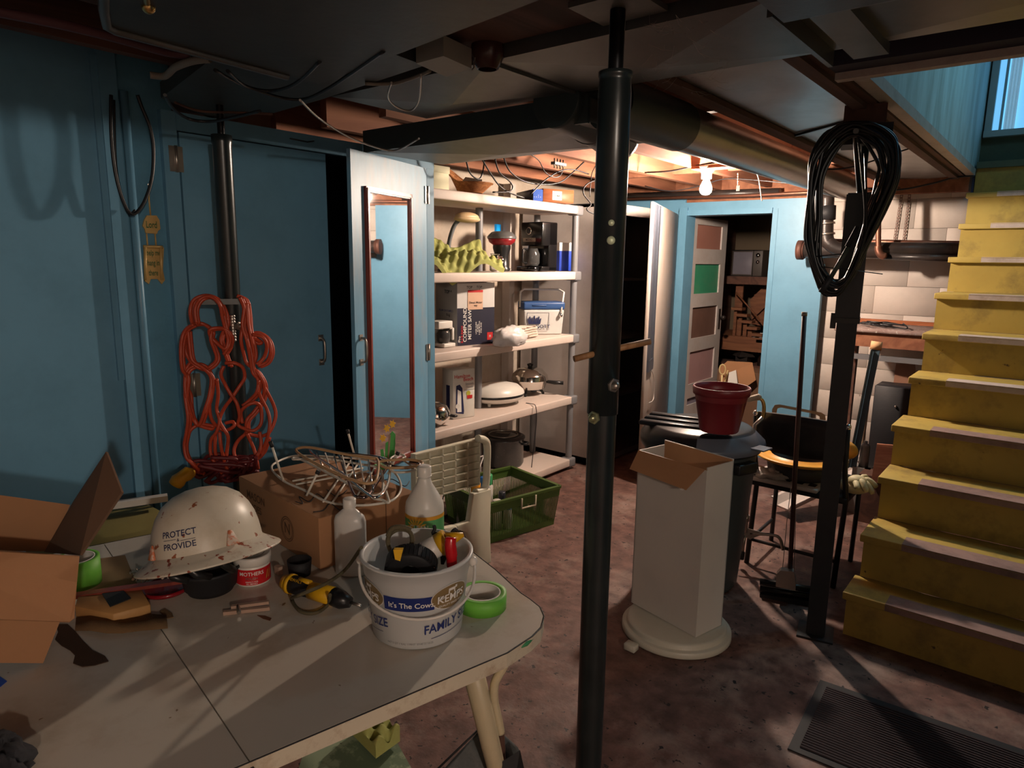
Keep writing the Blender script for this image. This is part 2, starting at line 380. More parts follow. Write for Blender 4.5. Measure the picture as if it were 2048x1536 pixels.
# ============================================================ DUCTS
def duct(name, label, x0, x1, y0, y1, z0, z1, m, seams=(), cross=True, lip=None):
    t = thing(name, label, 'duct', ((x0+x1)/2, (y0+y1)/2, z0))
    b = MB()
    xs = [x0]+list(seams)+[x1]
    for i in range(len(xs)-1):
        a, c = xs[i], xs[i+1]; mx, my = (a+c)/2, (y0+y1)/2
        if cross:   # cross-broken sheet: a shallow pyramid below
            v = [(a, y0, z0), (c, y0, z0), (c, y1, z0), (a, y1, z0), (mx, my, z0-.030)]
            b.add(v, [(0, 1, 4), (1, 2, 4), (2, 3, 4), (3, 0, 4)])
        else: b.add([(a, y0, z0), (c, y0, z0), (c, y1, z0), (a, y1, z0)], [(0, 1, 2, 3)])
    b.add([(x0, y0, z0), (x1, y0, z0), (x1, y1, z0), (x0, y1, z0), (x0, y0, z1), (x1, y0, z1), (x1, y1, z1), (x0, y1, z1)],
          [(0, 1, 5, 4), (1, 2, 6, 5), (2, 3, 7, 6), (3, 0, 4, 7), (4, 5, 6, 7)])
    part('casing', b, m, t, True)
    for x in seams: part('seam', MB().box(x-.008, x+.008, y0-.004, y1+.004, z0-.01, z0+.004), m, t, True)
    return t
pm = mat('dull_sheet_metal', (.075, .075, .068), .5, .5, dirt=(.04, .04, .035), damt=.5, dscale=4)
q = [P(205, -260, 2, 2.02), P(207, 20, 2, 2.02), P(213, 50, 2, 2.02), P(232, 60, 2, 2.02), P(575, 152, 2, 2.02), P(640, 168, 2, 2.02), P(1110, -12, 2, 2.02), P(1110, -12, 2, 2.02)+Vector((.7, .0, 0)), Vector((.0, -.6, 2.02))]
t = thing('air_plenum', 'large flat dark sheet metal duct overhead at the upper left, with a bent rim', 'duct', (-.9, .6, 2.05))
part('casing', MB().prism(q, (0, 0, .11)), pm, t, True)
part('rim', MB().tube([p+Vector((0, 0, -.002)) for p in q[:5]], .010, 6), galv, t, True)
duct('trunk_duct', 'long cross-broken sheet metal duct running behind the black centre pole', -2.05, 2.4, 1.52, 1.97, 2.09, 2.3, galv, seams=(-1.33, -.56, .4))
t = duct('thin_duct', 'narrow low duct with a dark side hanging below the joists left of the pole', -2.45, -1.30, 1.99, 2.46, 2.0, 2.075, galv, seams=())
part('dark_side', MB().box(-2.45, -1.30, 1.975, 1.989, 1.995, 2.085), galv_d, t, True)
t = duct('joint_flange_duct', 'blue-grey sheet metal duct section above the stair opening', -.52, 2.4, 1.22, 1.50, 2.03, 2.11, galv_bl, seams=())
part('flange', MB().box(-.50, -.42, 1.51, 1.97, 2.06, 2.085).box(-.56, -.548, 1.51, 1.97, 2.05, 2.09), galv, t, True)
t = thing('round_duct', 'long round sheet metal pipe running away under the joists beside the lamp', 'duct', (-1.22, 3.5, 2.0))
part('pipe', MB().lathe([(.085, 2.5), (.085, 0)], 32, frame((-1.235, 2.5, 2.055), (1, 0, 0), (0, 1, 0))), mat('shiny_duct', (.30, .29, .28), .3, .85, dirt=(.12, .11, .1), damt=.5, dscale=3, bump=.08, bscale=4), t, True)
part('collar', MB().lathe([(.09, .5), (.09, 0)], 32, frame((-1.235, 2.0, 2.055), (1, 0, 0), (0, 1, 0))), galv_d, t, True)
t = thing('duct_elbow', 'short dark round duct elbow just left of the black centre pole', 'duct', (-1.42, 2.15, 1.97))
part('elbow', MB().tube(cr([(-1.40, 1.93, 2.07), (-1.41, 2.1, 2.06), (-1.43, 2.3, 2.04), (-1.46, 2.44, 2.02)], 5), .088, 28), galv_d, t, True)
part('band', MB().tube([(-1.42, 2.18, 2.055), (-1.422, 2.195, 2.054)], .092, 28), galv, t, True)
b = MB()
def panf(u, v):
    x = -1.06+.39*u; y = 2.04+3.35*v
    return (x, y, 2.128+.011*sin(v*9+u*2)*sin(u*pi)+.010*math.exp(-((v-.12)/.05)**2)*sin(u*pi)-.004*cos(v*31)*u*(1-u)*2)
b.grid(panf, 14, 60)
t = thing('side_duct', 'dark flat duct underside between the plenum and the left black post', 'duct', (-2.2, 1.35, 2.06))
part('casing', MB().prism([P(*q, 2, 2.065) for q in ((322, 196), (420, 236), (548, 226), (640, 200), (850, 131), (765, 100), (640, 160), (430, 112))], (0, 0, .05)), pm, t, True)
t = thing('joist_pan', 'bright rippled sheet metal pan nailed between two joists by the stairwell', 'duct', (-.87, 3.7, 2.12))
part('sheet', b, galv_b, t, True)
part('stiffener', MB().beam((-1.05, 3.30, 2.118), (-.70, 3.02, 2.118), .012, .01), black_steel, t, True)
part('ledger', MB().box(-1.115, -1.055, 2.0, 5.4, 2.105, 2.123).box(-.70, -.655, 2.0, 5.4, 2.105, 2.123), joist_d, t, True)

# ============================================================ POSTS
def bolt(t, c, d, r=.012, m=None):
    d = Vector(d).normalized()
    M = frame(c, d.orthogonal(), d)
    part('bolt', MB().lathe([(r*1.5, 0), (r*1.5, .006), (r, .007)], 6, M, smooth=False).lathe([(r, .004), (r*.9, .012), (r*.5, .018), (0, .02)], 16, M), m or steel, t, True)
px, py = -.872, 1.435
t = thing('adjustable_post', 'black adjustable steel post standing in the middle of the picture', 'post', (px, py, 0))
part('lower_tube', MB().lathe([(.0355, .01), (.0355, 1.20)], 40, RZ(0, (px, py, 0))), black_steel, t, True)
part('upper_tube', MB().lathe([(.0355, 1.175), (.0385, 1.175), (.0385, 1.93), (.0365, 1.955), (.0365, 1.962), (.039, 1.965), (.039, 1.975), (.016, 1.978)], 40, RZ(0, (px, py, 0))), black_steel, t, True)
pr = []
for k in range(56):
    z = 1.97+k*.0025; pr += [(.0155, z), (.018, z+.00125)]
part('jack_screw', MB().lathe(pr+[(.017, 2.115)], 20, RZ(0, (px, py, 0))), mat('dark_thread', (.03, .03, .032), .3, .8, bump=0), t, True)
part('top_plate', MB().box(px-.085, px+.085, py-.075, py+.075, 2.108, 2.12), mat('plate_steel', (.16, .155, .14), .5, .4, dirt=(.07, .06, .05), damt=.5), t, True)
part('base_plate', MB().box(px-.08, px+.08, py-.08, py+.08, 0, .01), black_steel, t, True)
tow = Vector((-px, -py, 0)).normalized(); rt = Vector((-tow.y, tow.x, 0))
def onp(off, z): # point on the tube surface facing the room; off = sideways fraction
    n = (tow*sqrt(1-off*off)+rt*off); return Vector((px, py, z))+n*.0372, n
disc_m = mat('pale_rivet', (.55, .62, .42), .4, .2, bump=.1)
for off, z, r in ((.10, 1.637, .0075), (.12, 1.597, .010)):
    c, n = onp(off, z); part('rivet', MB().lathe([(r, 0), (r, .002), (r*.85, .0035), (0, .004)], 20, frame(c, n.orthogonal(), n)), disc_m, t, True)
c, n = onp(.62, 1.252); bolt(t, c, n, .012)
c, n = onp(-.5, 1.17); bolt(t, c, n, .011, mat('brass_bolt', (.4, .42, .25), .35, .8))
b = MB(); b.tube([P(1148, 718, 1, 1.36), P(1195, 706, 1, 1.41)], .0078, 10).tube([P(1195, 706, 1, 1.41), P(1300, 683, 1, 1.52)], .0078, 10)
solo('dowel', b, wood('stick_wood', (.25, .12, .05), (.4, .22, .1), (20, 20, 3)), 'short wooden stick pushed through the black centre post', 'stick')
px3, py3 = -2.385, 1.297
t = thing('adjustable_post', 'black adjustable steel post hung with orange cords in front of the blue cupboard', 'post', (px3, py3, 0))
part('tube', MB().lathe([(.033, .01), (.033, 1.93), (.035, 1.94), (.035, 1.965), (.014, 1.968)], 32, RZ(0, (px3, py3, 0))), black_steel, t, True)
part('jack_screw', MB().lathe([(.0125, 1.96), (.0125, 2.12)], 16, RZ(0, (px3, py3, 0))), MC['dark_thread'], t, True)
tow3 = Vector((-px3, -py3, 0)).normalized(); rt3 = Vector((-tow3.y, tow3.x, 0)); c3 = Vector((px3, py3, 0))
pr = []
for k in range(9): pr += [(.009, k*.011), (.012, k*.011+.004), (.009, k*.011+.0085)]
part('spring', MB().lathe(pr, 14, RZ(0, c3+tow3*.034+Vector((0, 0, 1.24)))), steel, t, True)
bolt(t, c3+tow3*.028+rt3*.02+Vector((0, 0, 1.295)), tow3+rt3*.8, .011)
part('hook_bar', MB().box(-.11, .05, -.012, .006, 1.375, 1.395, Matrix.Translation(c3) @ frame((0, 0, 0), rt3, (0, 0, 1)) @ Matrix.Translation((0, -.03, 0))), black_steel, t, True)
# post under the stairwell
b0 = P(1640, 1272, 2, 0)
px2, py2 = -.665, 2.90
t = thing('square_post', 'dark square steel post at the foot of the yellow stairs, with a cable coil', 'post', (px2, py2, 0), radians(12))
part('lower_channel', MB().box(-.036, .036, -.036, .036, 0, 1.335), post_grey, t)
part('upper_channel', MB().box(-.042, .042, -.030, .040, 1.33, 1.815).box(-.046, -.040, -.034, -.026, 1.33, 1.81), mat('dark_angle_steel', (.04, .045, .05), .35, .6), t)
part('clamp', MB().box(-.044, .044, -.042, .044, 1.325, 1.345).box(-.06, -.04, -.01, .01, 1.30, 1.36), black_steel, t)
part('screw', MB().lathe([(.014, 1.8), (.014, 2.0)], 14), black_steel, t)
part('head_block', MB().box(-.085, .085, -.07, .07, 1.985, 2.055), mat('head_block_wood', (.025, .02, .02), .7), t)
part('base_plate', MB().box(-.07, .07, -.07, .07, 0, .008), post_grey, t)
part('washer_pad', MB().box(-.08, .06, -.08, .05, 2.055, 2.12), joist_d, t)

# ============================================================ STAIRS
yel = mat('yellow_stair_paint', (.42, .31, .075), .5, dirt=(.14, .10, .045), damt=.7, dscale=5.5, dlo=.5, dhi=.72, bump=.15, bscale=12, specks=(.09, .06, .03), sscale=17, sthr=.73)
worn = mat('worn_pink_paint', (.30, .20, .18), .6, dirt=(.1, .07, .06), damt=.6, dscale=9, bump=.2)
pale = mat('worn_pale_strip', (.55, .46, .42), .6, dirt=(.2, .14, .1), damt=.5, dscale=9)
SY = [2.94, 3.12, 3.37, 3.60, 3.86, 4.12, 4.42, 4.71, 4.97, 5.20, 5.43]
t = thing('staircase', 'yellow painted wooden stairs with worn treads climbing away at the right', 'stairs', (.2, 2.95, 0))
for k in range(10):
    z = .2*(k+1); y = SY[k]; y2 = SY[k+1]+.03
    xo = XS+(.008 if k % 3 else 0)
    part('riser', MB().box(xo+.012, .41, y+.028, y+.046, z-.2+.001, z-.03), yel, t, True)
    o = part('tread', MB().box(xo, .41, y, y2, z-.032, z).bevelled(.004, 2), yel, t, True)
    I = -wm(o).translation
    p2 = MB().box(xo+.16, .36, y-.0016, y+.01, z-.028, z-.005).box(xo+.16, .36, y-.0012, y+.10, z-.003, z+.0012)
    part('worn_strip', p2, pale if k > 3 else worn, t, True)
part('riser', MB().box(XS+.012, .41, SY[10]+.02, SY[10]+.04, 2.0, 2.17), yel, t, True)
part('landing', MB().box(XS+.012, .41, SY[10], 5.615, 2.17, 2.21), MC['olive_wall'], t, True)
b = MB()
for x in (XS+.05, .36): part('stringer', MB().prism([(x, 3.05, 0), (x, 3.3, 0), (x, 5.45, 1.75), (x, 5.45, 1.95)], (.03, 0, 0)), joist_d, t, True)
# door mat
c1 = P(1640, 1362, 2, 0); c2 = P(1575, 1500, 2, 0)
ux = Vector((c1-c2)); ux.z = 0; L_ = .5; e = ux.normalized(); f = Vector((e.y, -e.x, 0))
M = Matrix(((f.x, e.x, 0, c2.x), (f.y, e.y, 0, c2.y), (0, 0, 1, 0), (0, 0, 0, 1)))
wd = ux.length
t = thing('door_mat', 'dark ribbed rubber door mat on the floor in front of the stairs', 'mat', M @ Vector((.4, wd/2, 0)))
part('border', MB().box(0, .85, 0, wd, .001, .006, M), black_ru, t, True)
b = MB(); n_ = 30
for k in range(n_):
    y = .03+(wd-.06)*k/n_; b.box(.03, .82, y, y+(wd-.06)/n_*.55, .006, .011, M)
part('ribs', b, mat('ribbed_carpet', (.035, .026, .03), .95, bump=.5, bscale=200), t, True, kind='stuff')
# ============================================================ BLUE CUPBOARD
t = thing('cupboard', 'tall sky blue plywood cupboard along the left wall, its mirrored right door standing open', 'cupboard', (-2.95, 1.9, .0))
part('frame', MB().box(XL-.03, XL, 1.19, 1.243, .5, 2.06).box(XL-.03, XL, 2.495, 2.545, .1, 2.05).box(XL-.03, XL+.002, 1.243, 2.545, 1.995, 2.06), blue, t, True)
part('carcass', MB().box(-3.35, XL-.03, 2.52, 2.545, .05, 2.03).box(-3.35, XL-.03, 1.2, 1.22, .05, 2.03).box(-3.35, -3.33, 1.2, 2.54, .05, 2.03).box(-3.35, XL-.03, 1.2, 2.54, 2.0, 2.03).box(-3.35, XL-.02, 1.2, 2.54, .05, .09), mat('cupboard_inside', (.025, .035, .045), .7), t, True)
d = part('door', MB().box(XL-.019, XL+.003, 1.249, 1.885, .12, 1.99), blue, t, True)
def handle(par, c, n, h=.11, m=None):
    n = Vector(n).normalized(); c = Vector(c); z = Vector((0, 0, 1)); s = n.cross(z)
    b = MB().tube(cr([c+z*h/2, c+z*h*.45+n*.022, c+z*h*.25+n*.03, c-z*h*.25+n*.03, c-z*h*.45+n*.022, c-z*h/2], 4), .0055, 8)
    for k in (1, -1):
        b.prism([c+z*k*h*.5+s*.013-z*.014, c+z*k*h*.5-s*.013-z*.014, c+z*k*h*.5-s*.013+z*.014, c+z*k*h*.5+s*.013+z*.014], n*.004)
    return part('handle', b, m or steel, par, True)
handle(d, P(642, 700, 0, XL+.003), (1, 0, 0))
def hinge(par, c, n, s, h=.075, w=.025, m=None):
    n = Vector(n).normalized(); s = Vector(s).normalized(); z = Vector((0, 0, 1)); c = Vector(c)
    b = MB().prism([c-s*w-z*h/2, c+s*w-z*h/2, c+s*w+z*h/2, c-s*w+z*h/2], n*.003).tube([c-z*h*.52+n*.004, c+z*h*.52+n*.004], .006, 8)
    return part('hinge', b, m or steel, par, True)
hinge(t, P(352, 318, 0, XL+.003), (1, 0, 0), (0, 1, 0), .09)
hinge(t, P(388, 770, 0, XL+.003), (1, 0, 0), (0, 1, 0), .09)
part('latch_wire', MB().tube([P(580, 277, 0, XL+.006), P(615, 284, 0, XL+.006), P(628, 282, 0, XL+.006)], .003, 6), black_steel, t, True)
th = radians(17.3); HG = Vector((XL+.004, 2.492, 0)); dd = Vector((sin(th), -cos(th), 0)); dn = Vector((cos(th), sin(th), 0)); Ld = .655
MD = Matrix(((dd.x, dn.x, 0, HG.x), (dd.y, dn.y, 0, HG.y), (0, 0, 1, 0), (0, 0, 0, 1)))   # local x along the leaf, y outward
pb = mat('scuffed_blue_ply', (.13, .30, .44), .42, dirt=(.24, .28, .31), damt=.7, dscale=2.4, dlo=.48, dhi=.70, stretch=(4, 4, 1), bump=.12, bscale=14)
d = part('door', MB().box(.004, Ld, -.019, 0, .12, 1.995, MD), pb, t, True, label='open plywood door with a mirror')
def mpx(px, py): # photo pixel onto the leaf plane -> (along, z)
    r = RM @ Vector((px-1024, py-768, F)); k = (HG-EYE).dot(dn)/r.dot(dn); p = EYE+r*k-HG
    return p.dot(dd), p.z
xa, z1 = mpx(727, 372); xb, _ = mpx(820, 389); _, z0 = mpx(818, 912); z0 = min(z0, .62)
def mrect(x0, x1, za, zb, y0, y1): return (min(x0, x1), max(x0, x1), y0, y1, za, zb)
fw = .024
mf = MB(); x0, x1 = sorted((xa, xb)); mahog = wood('red_frame_wood', (.16, .03, .02), (.24, .05, .035), (20, 20, 2), .35)
print('mirror', x0, x1, z0, z1)
for q in ((x0, x0+fw, z0, z1), (x1-fw, x1, z0, z1), (x0, x1, z0, z0+fw), (x0, x1, z1-fw, z1)):
    mf.box(q[0], q[1], .0005, .014, q[2], q[3], MD); 
    mf.box(q[0]+.006, q[1]-.006, .014, .018, q[2]+.006, q[3]-.006, MD)
part('mirror_frame', mf, mahog, d, True)
part('mirror', MB().box(x0+fw*.8, x1-fw*.8, .001, .006, z0+fw*.8, z1-fw*.8, MD), mat('mirror_glass', (.85, .87, .88), .02, 1, bump=0, var=0), d, True)
hx, hz = mpx(722, 700); handle(d, MD @ Vector((hx, .0, hz)), dn, .11)
for yy in (390, 705):
    hx, hz = mpx(852, yy); hinge(t, MD @ Vector((.004, .002, hz)), dn, dd, .085, .022)
# ============================================================ RESIN SHELVES AND WHAT STANDS ON THEM
XF = -2.75
ZS = [P(1133, y, 0, XF).z for y in (408, 543, 671, 796, 921)]
t = thing('shelf_unit', 'beige resin shelf unit with grey posts, five shelves full of kitchen things', 'shelves', (-2.93, 3.36, 0))
for k, z in enumerate(ZS):
    part('shelf', MB().box(-3.12, XF, 2.60, 4.10, z-.058, z-.002).bevelled(.008, 2), beige, t, True)
    part('corner_bracket', MB().box(-2.835, XF+.004, 4.085, 4.165, z-.066, z+.001).bevelled(.012, 2), grey_pl, t, True)
for x, y in ((-2.79, 4.13), (-3.08, 4.06), (-3.0, 3.34), (-2.79, 2.62)):
    for k in range(4): part('post', MB().lathe([(.024, ZS[k+1]), (.024, ZS[k]-.056)], 18, RZ(0, (x, y, 0))), grey_pl if y > 4 else MC['grey_resin'], t, True)
    part('foot', MB().lathe([(.027, 0), (.024, ZS[4]-.05)], 18, RZ(0, (x, y, 0))), grey_pl, t, True)
# stud and outlet on the recess wall
t = thing('wall_stud', 'white painted wooden stud standing behind the beige shelves', 'stud', (-3.3, 4.1, 0))
part('board', MB().box(-3.37, -3.30, 4.02, 4.08, 0, 2.1), white_wall, t, True)
part('outlet', MB().box(-3.30, -3.292, 4.025, 4.075, .86, .96), white_pl, t, True)
solo('daylight_strip', MB().box(-3.42, -3.40, 3.98, 4.03, ZS[1]+.12, ZS[0]-.12), mat('daylight_blue_glow', (.01, .32, .75), .3, emit=(.01, .35, .8), estr=.35), 'vivid blue strip glowing in place of daylight on the wall behind the top shelves', 'light')  # reflected daylight put in as a glowing blue strip

# ---- top shelf
z = ZS[0]
b = Bx((840, 374), (901, 376), (906, 375), z, 333)
def boxthing(name, label, cat, B, m, lid=0, group=None):
    t = thing(name, label, cat, (B.c.x, B.c.y, B.C.z), B.rz, group)
    part('body', MB().box(0, B.w, 0, B.d, 0, B.h, B.M).bevelled(.0015, 1), m, t, True); return t
B = Bx2(onx(901, -2.80, z), .16, .20, radians(90), .125); B = Bx2(B.C+Vector((0, -.17, 0)), .16, .2, radians(90), .125)
t = boxthing('shoe_box', 'pale lidded box at the left end of the top shelf', 'box', B, mat('pale_box', (.62, .60, .42), .7, dirt=(.4, .33, .2), damt=.2))
part('lid', MB().box(-.004, B.w+.004, -.004, B.d+.004, B.h*.72, B.h+.003, B.M).bevelled(.002, 1), MC['pale_box'], t, True)
c = onx(940, -2.84, z)
wk = wood('wicker', (.28, .10, .03), (.48, .2, .07), (30, 30, 60), .7)
t = thing('wicker_basket', 'orange-brown wicker basket with a high back on the top shelf', 'basket', c, radians(20))
def bk(u, v):
    a = u*2*pi; r = .07+.06*v; h = (.055+.085*max(0, -cos(a))**2)*v
    return (r*cos(a)*1.05, r*sin(a)*.9, .004+h)
part('body', MB().grid(bk, 40, 8), wk, t); part('base', MB().lathe([(0, .002), (.072, .004)], 30), wk, t)
for q in range(3): part('rim', MB().tube([Vector(bk(k/40, 1))+Vector((0, 0, q*.003)) for k in range(40)], .004, 6, closed=True), wk, t) if q == 0 else None
solo('paper_slip', MB().sheet([c+Vector(p) for p in ((-.03, -.04, .07), (.06, .03, .045), (.05, .05, .085), (-.04, 0, .10))], .001), paper, 'folded white paper lying in the wicker basket', 'paper')
def flatbox(name, label, pl, pc, pr, z, yt, m):
    B = Bx(pl, pc, pr, z, yt); return B, boxthing(name, label, 'box', B, m)
B = Bx2(onx(1063, -2.80, z), .07, .30, radians(60), .075)
t = boxthing('dark_box', 'flat dark box with a bright blue end on the top shelf', 'box', B, mat('midnight_box', (.008, .012, .035), .4))
part('blue_end', quad(B.RF(0, 0, .001), .002, B.w, .001, B.h), mat('bright_blue_print', (.01, .07, .38), .4, bump=0), t, True)
txt(t, 'P-301', .022, B.LF(.75, .72), mat('dim_blue_print', (.05, .07, .2), .5, bump=0))
txt(t, '. . : .', .03, B.RF(.45, .45), white_ink)
B = Bx2(onx(1083, -2.78, z), .235, .15, radians(65), .085)
t = boxthing('wooden_box', 'orange wooden box with a white paper label at the right end of the top shelf', 'box', B, orange_w)
part('paper_label', quad(B.RF(.45, .5), -.036, .036, -.028, .03), paper, t, True); txt(t, 'T-468', .016, B.RF(.45, .5, .002), ink)
# ---- second shelf
z = ZS[1]
c = onx(898, -2.98, z)
t = thing('desk_lamp', 'desk lamp with a cream oval head on a curved grey neck', 'lamp', c)
h0 = P(932, 438, 0, c.x+.05)
part('neck', MB().tube(cr([c+Vector((0, 0, 0)), c+Vector((.0, -.005, .14)), P(905, 460, 0, c.x), P(917, 441, 0, c.x+.02), h0], 8), .013, 14), mat('lamp_grey', (.10, .11, .12), .5), t, True)
part('head', MB().ell(h0+Vector((0, .01, 0)), (.055, .105, .022), 28, 12).ell(h0+Vector((0, .01, .012)), (.05, .095, .03), 28, 12), mat('lamp_cream', (.62, .44, .25), .45), t, True)
part('base', MB().lathe([(0, 0), (.07, 0), (.07, .014), (.02, .022)], 28), MC['lamp_grey'], t)
foam = mat('green_foam', (.36, .38, .12), .9, dirt=(.3, .27, .06), damt=.5, dscale=8, bump=.3, bscale=60, var=.08)
def eggfoam(name, label, o, ux, uy, nu, nv, amp, bend, pitch):
    """convoluted foam: ux, uy edge vectors"""
    ux = Vector(ux); uy = Vector(uy); nz = ux.cross(uy).normalized(); t_ = .012
    if nz.z < 0: nz = -nz
    def f(u, v, top=1):
        p = Vector(o)+ux*u+uy*v+nz*bend(u, v)
        if top: p = p+nz*(t_+amp*(.5+.5*sin(u*ux.length/pitch*pi)*sin(v*uy.length/pitch*pi))**.8)
        return p
    b = MB(); b.grid(lambda u, v: f(u, v), nu, nv); b.grid(lambda u, v: f(u, v, 0), nu, nv)
    n1 = (nu+1)*(nv+1)
    ed = [i for i in range(nu+1)]+[(j+1)*(nu+1)-1 for j in range(1, nv+1)]+[nv*(nu+1)+i for i in range(nu-1, -1, -1)]+[j*(nu+1) for j in range(nv-1, 0, -1)]
    for i in range(len(ed)):
        a, c_ = ed[i], ed[(i+1) % len(ed)]; b.f.append([a, c_, c_+n1, a+n1]); b.sm.append(False); b.mi.append(0)
    return solo(name, b, foam, label, 'foam')
eggfoam('foam_sheet', 'crumpled yellow-green convoluted foam sheet on the second shelf', Vector((-2.745, 2.56, z+.015)), (-.25, 0, .11), (0, .74, .01), 40, 110, .027, lambda u, v: (.03*sin(v*11+u*3)-.075*max(0, 1-u*2.6)*max(0, 1-abs(v-.42)*4)+.025*sin(u*7)), .034)
# blender jar, black juicer with red bowl, coffee maker, blue carton
c = onx(990, -2.86, z)
t = thing('glass_jar', 'small clear glass jar between the foam and the black mixer', 'jar', c)
part('jar', MB().lathe([(.026, 0), (.036, .01), (.036, .085), (.028, .095), (.028, .11), (.032, .112), (.030, .108), (.024, .1), (.032, .08), (.032, .012)], 28), glass, t)
c = onx(1003, -2.99, z)
t = thing('stand_mixer', 'black kitchen machine with a chrome dial and a deep red bowl on top', 'appliance', c, radians(-50))
part('body', MB().lathe([(.055, 0), (.06, .015), (.048, .03), (.045, .1), (.06, .15), (.06, .17)], 28), black_pl, t)
part('bowl', MB().lathe([(.05, .165), (.085, .19), (.095, .215), (.09, .215), (.05, .175)], 32), mat('deep_red_plastic', (.22, .01, .015), .3), t)
part('rim', MB().lathe([(.097, .212), (.1, .225), (.07, .255), (.05, .26), (0, .26)], 32), mat('smoke_plastic', (.12, .12, .12), .3), t)
dv = Vector((.3, -1, 0)).normalized(); dM = RZ(-radians(-50))
part('dial', MB().lathe([(.034, 0), (.034, .012), (.02, .02), (0, .02)], 24, frame((c.x+.025, c.y-.055, z+.07), (0, 0, 1), (.35, -.9, 0))), chrome, t, True)
cq = onx(1083, -2.80, z); B = Bx2(cq, .155, .20, radians(84), .33)
t = thing('coffee_maker', 'tall black coffee maker with a chrome clock and a glass carafe', 'coffee maker', (B.c.x, B.c.y, z), B.rz)
H = B.h
part('housing', MB().box(.07, B.w, 0, B.d, 0, H, B.M).box(0, B.w, 0, B.d, H*.52, H, B.M).box(0, B.w, 0, B.d, 0, .035, B.M).bevelled(.008, 2), mat('gloss_black', (.008, .008, .009), .18, bump=.02, coat=.3), t, True)
def LFbox(x, zz, k): return B.LF(x, zz, k)
fM = frame(B.LF(.35, .82, 0)(0, 0), B.M.to_3x3() @ Vector((0, -1, 0)), B.M.to_3x3() @ Vector((-1, 0, 0)))
fM2 = frame(B.M @ Vector((-.0005, B.d*.62, H*.82)), (0, 0, 1), -B.e)
part('clock', MB().lathe([(.026, 0), (.026, .003), (.02, .005)], 28, fM2), chrome, t, True)
part('clock_face', MB().lathe([(.019, .0052), (0, .0055)], 24, fM2), black_pl, t, True)
part('badge', MB().box(-.003, 0, B.d*.3, B.d*.9, H*.60, H*.68, B.M).bevelled(.002, 1), steel, t, True)
txt(t, 'MEDIO', .02, B.LF(.4, .64, .004), ink)
cc = B.M @ Vector((.005, B.d*.5, .036))
part('carafe', MB().lathe([(.045, 0), (.056, .02), (.056, .08), (.042, .11), (.044, .118)], 28, Matrix.Translation(cc)), mat('smoked_glass', (.05, .05, .05), .06, bump=0, var=0), t, True)
part('carafe_handle', MB().tube(cr([cc+Vector((-.0, -.05, .11)), cc+Vector((-.0, -.095, .105)), cc+Vector((-.0, -.095, .03)), cc+Vector((-.0, -.052, .02))], 5), .007, 8), black_pl, t, True)
part('drip_plate', MB().box(-.05, 0, B.d*.1, B.d*.95, 0, .03, B.M).bevelled(.004, 1), MC['gloss_black'], t, True)
B = Bx2(onx(1118, -2.9, z), .10, .12, radians(60), .2)
t = boxthing('detergent_box', 'small blue and white carton tucked behind the black coffee maker', 'carton', B, mat('blue_carton', (.02, .06, .45), .5))
part('white_top', MB().box(-.002, B.w+.002, -.002, B.d+.002, B.h*.72, B.h+.002, B.M), white_pl, t, True)
# ---- third shelf
z = ZS[2]
B = Bx((870, 691), (914, 692), (988, 686), z, 566)
wht = mat('white_carton', (.58, .56, .54), .7); 
B.d = .24
t = boxthing('saw_box', 'tall white and navy printed carton for a compound miter saw', 'carton', B, mat('grey_carton', (.30, .30, .29), .75, dirt=(.2, .19, .18), damt=.3))
part('front_print', quad(B.RF(0, 0, .0008), .001, B.w, .001, B.h*.60), mat('navy_carton', (.012, .012, .03), .5), t, True)
part('front_top', quad(B.RF(0, 0, .0008), .001, B.w, B.h*.60, B.h), wht, t, True)
R90 = pi/2
txt(t, 'COMPOUND\nMITER SAW', .036, B.RF(.27, .33, .002, R90), white_ink, squash=1.0)
txt(t, '8-1/4 INCH', .022, B.RF(.13, .18, .002, R90), red_ink)
txt(t, '/Pro', .024, B.RF(.06, .1, .002, R90), white_ink)
for k in range(4): txt(t, ['LASER GUIDE', '45 BEVEL', '9 AMP MOTOR', 'STEEL BASE'][k], .013, B.RF(.50+.045*k, .27, .002, R90), white_ink)
part('red_badge', quad(B.RF(.88, .12, .002), -.022, .022, -.022, .026), red_ink, t, True); txt(t, 'FI', .022, B.RF(.88, .12, .003), white_ink)
part('price_tag', quad(B.RF(.5, .69, .003), -.065, .05, -.045, .075), mat('salmon_label', (.62, .40, .28), .7), t, True)
part('tag_border', quad(B.RF(.5, .69, .0035), -.065, .05, .06, .075), red_ink, t, True); txt(t, 'Direct Motor\ntop', .018, B.RF(.48, .66, .004), ink)
for x in (.32, .58): txt(t, 'TOP\n ^', .022, B.RF(x, .90, .002), ink, name='handwriting')
txt(t, 'TOP ^', .03, B.LF(.6, .85), ink, name='handwriting'); txt(t, 'COMPOUND MITER', .018, B.LF(.5, .55, .0012, pi), MC['dim_blue_print'])
txt(t, 'Pro', .03, B.LF(.6, .48, .0012, pi), ink)
c = P(880, 692, 2, z)+Vector((.02, .0, 0))
t = thing('drip_coffee_maker', 'small white coffee maker with a glass pot, half hidden by the cupboard', 'coffee maker', c)
part('body', MB().cbox((0, 0, .012), (.13, .10, .024)).cbox((-.01, -.02, .135), (.12, .12, .045)).cbox((-.045, -.01, .08), (.03, .10, .13)).bevelled(.006, 2), white_pl, t)
part('pot', MB().lathe([(.03, .025), (.042, .04), (.042, .08), (.03, .1)], 24, RZ(0, (.02, -.01, 0))), MC['smoked_glass'], t)
part('pot_handle', MB().cbox((.035, .055, .075), (.012, .018, .075)).cbox((.03, .045, .11), (.012, .03, .012)).bevelled(.003, 1), white_pl, t)
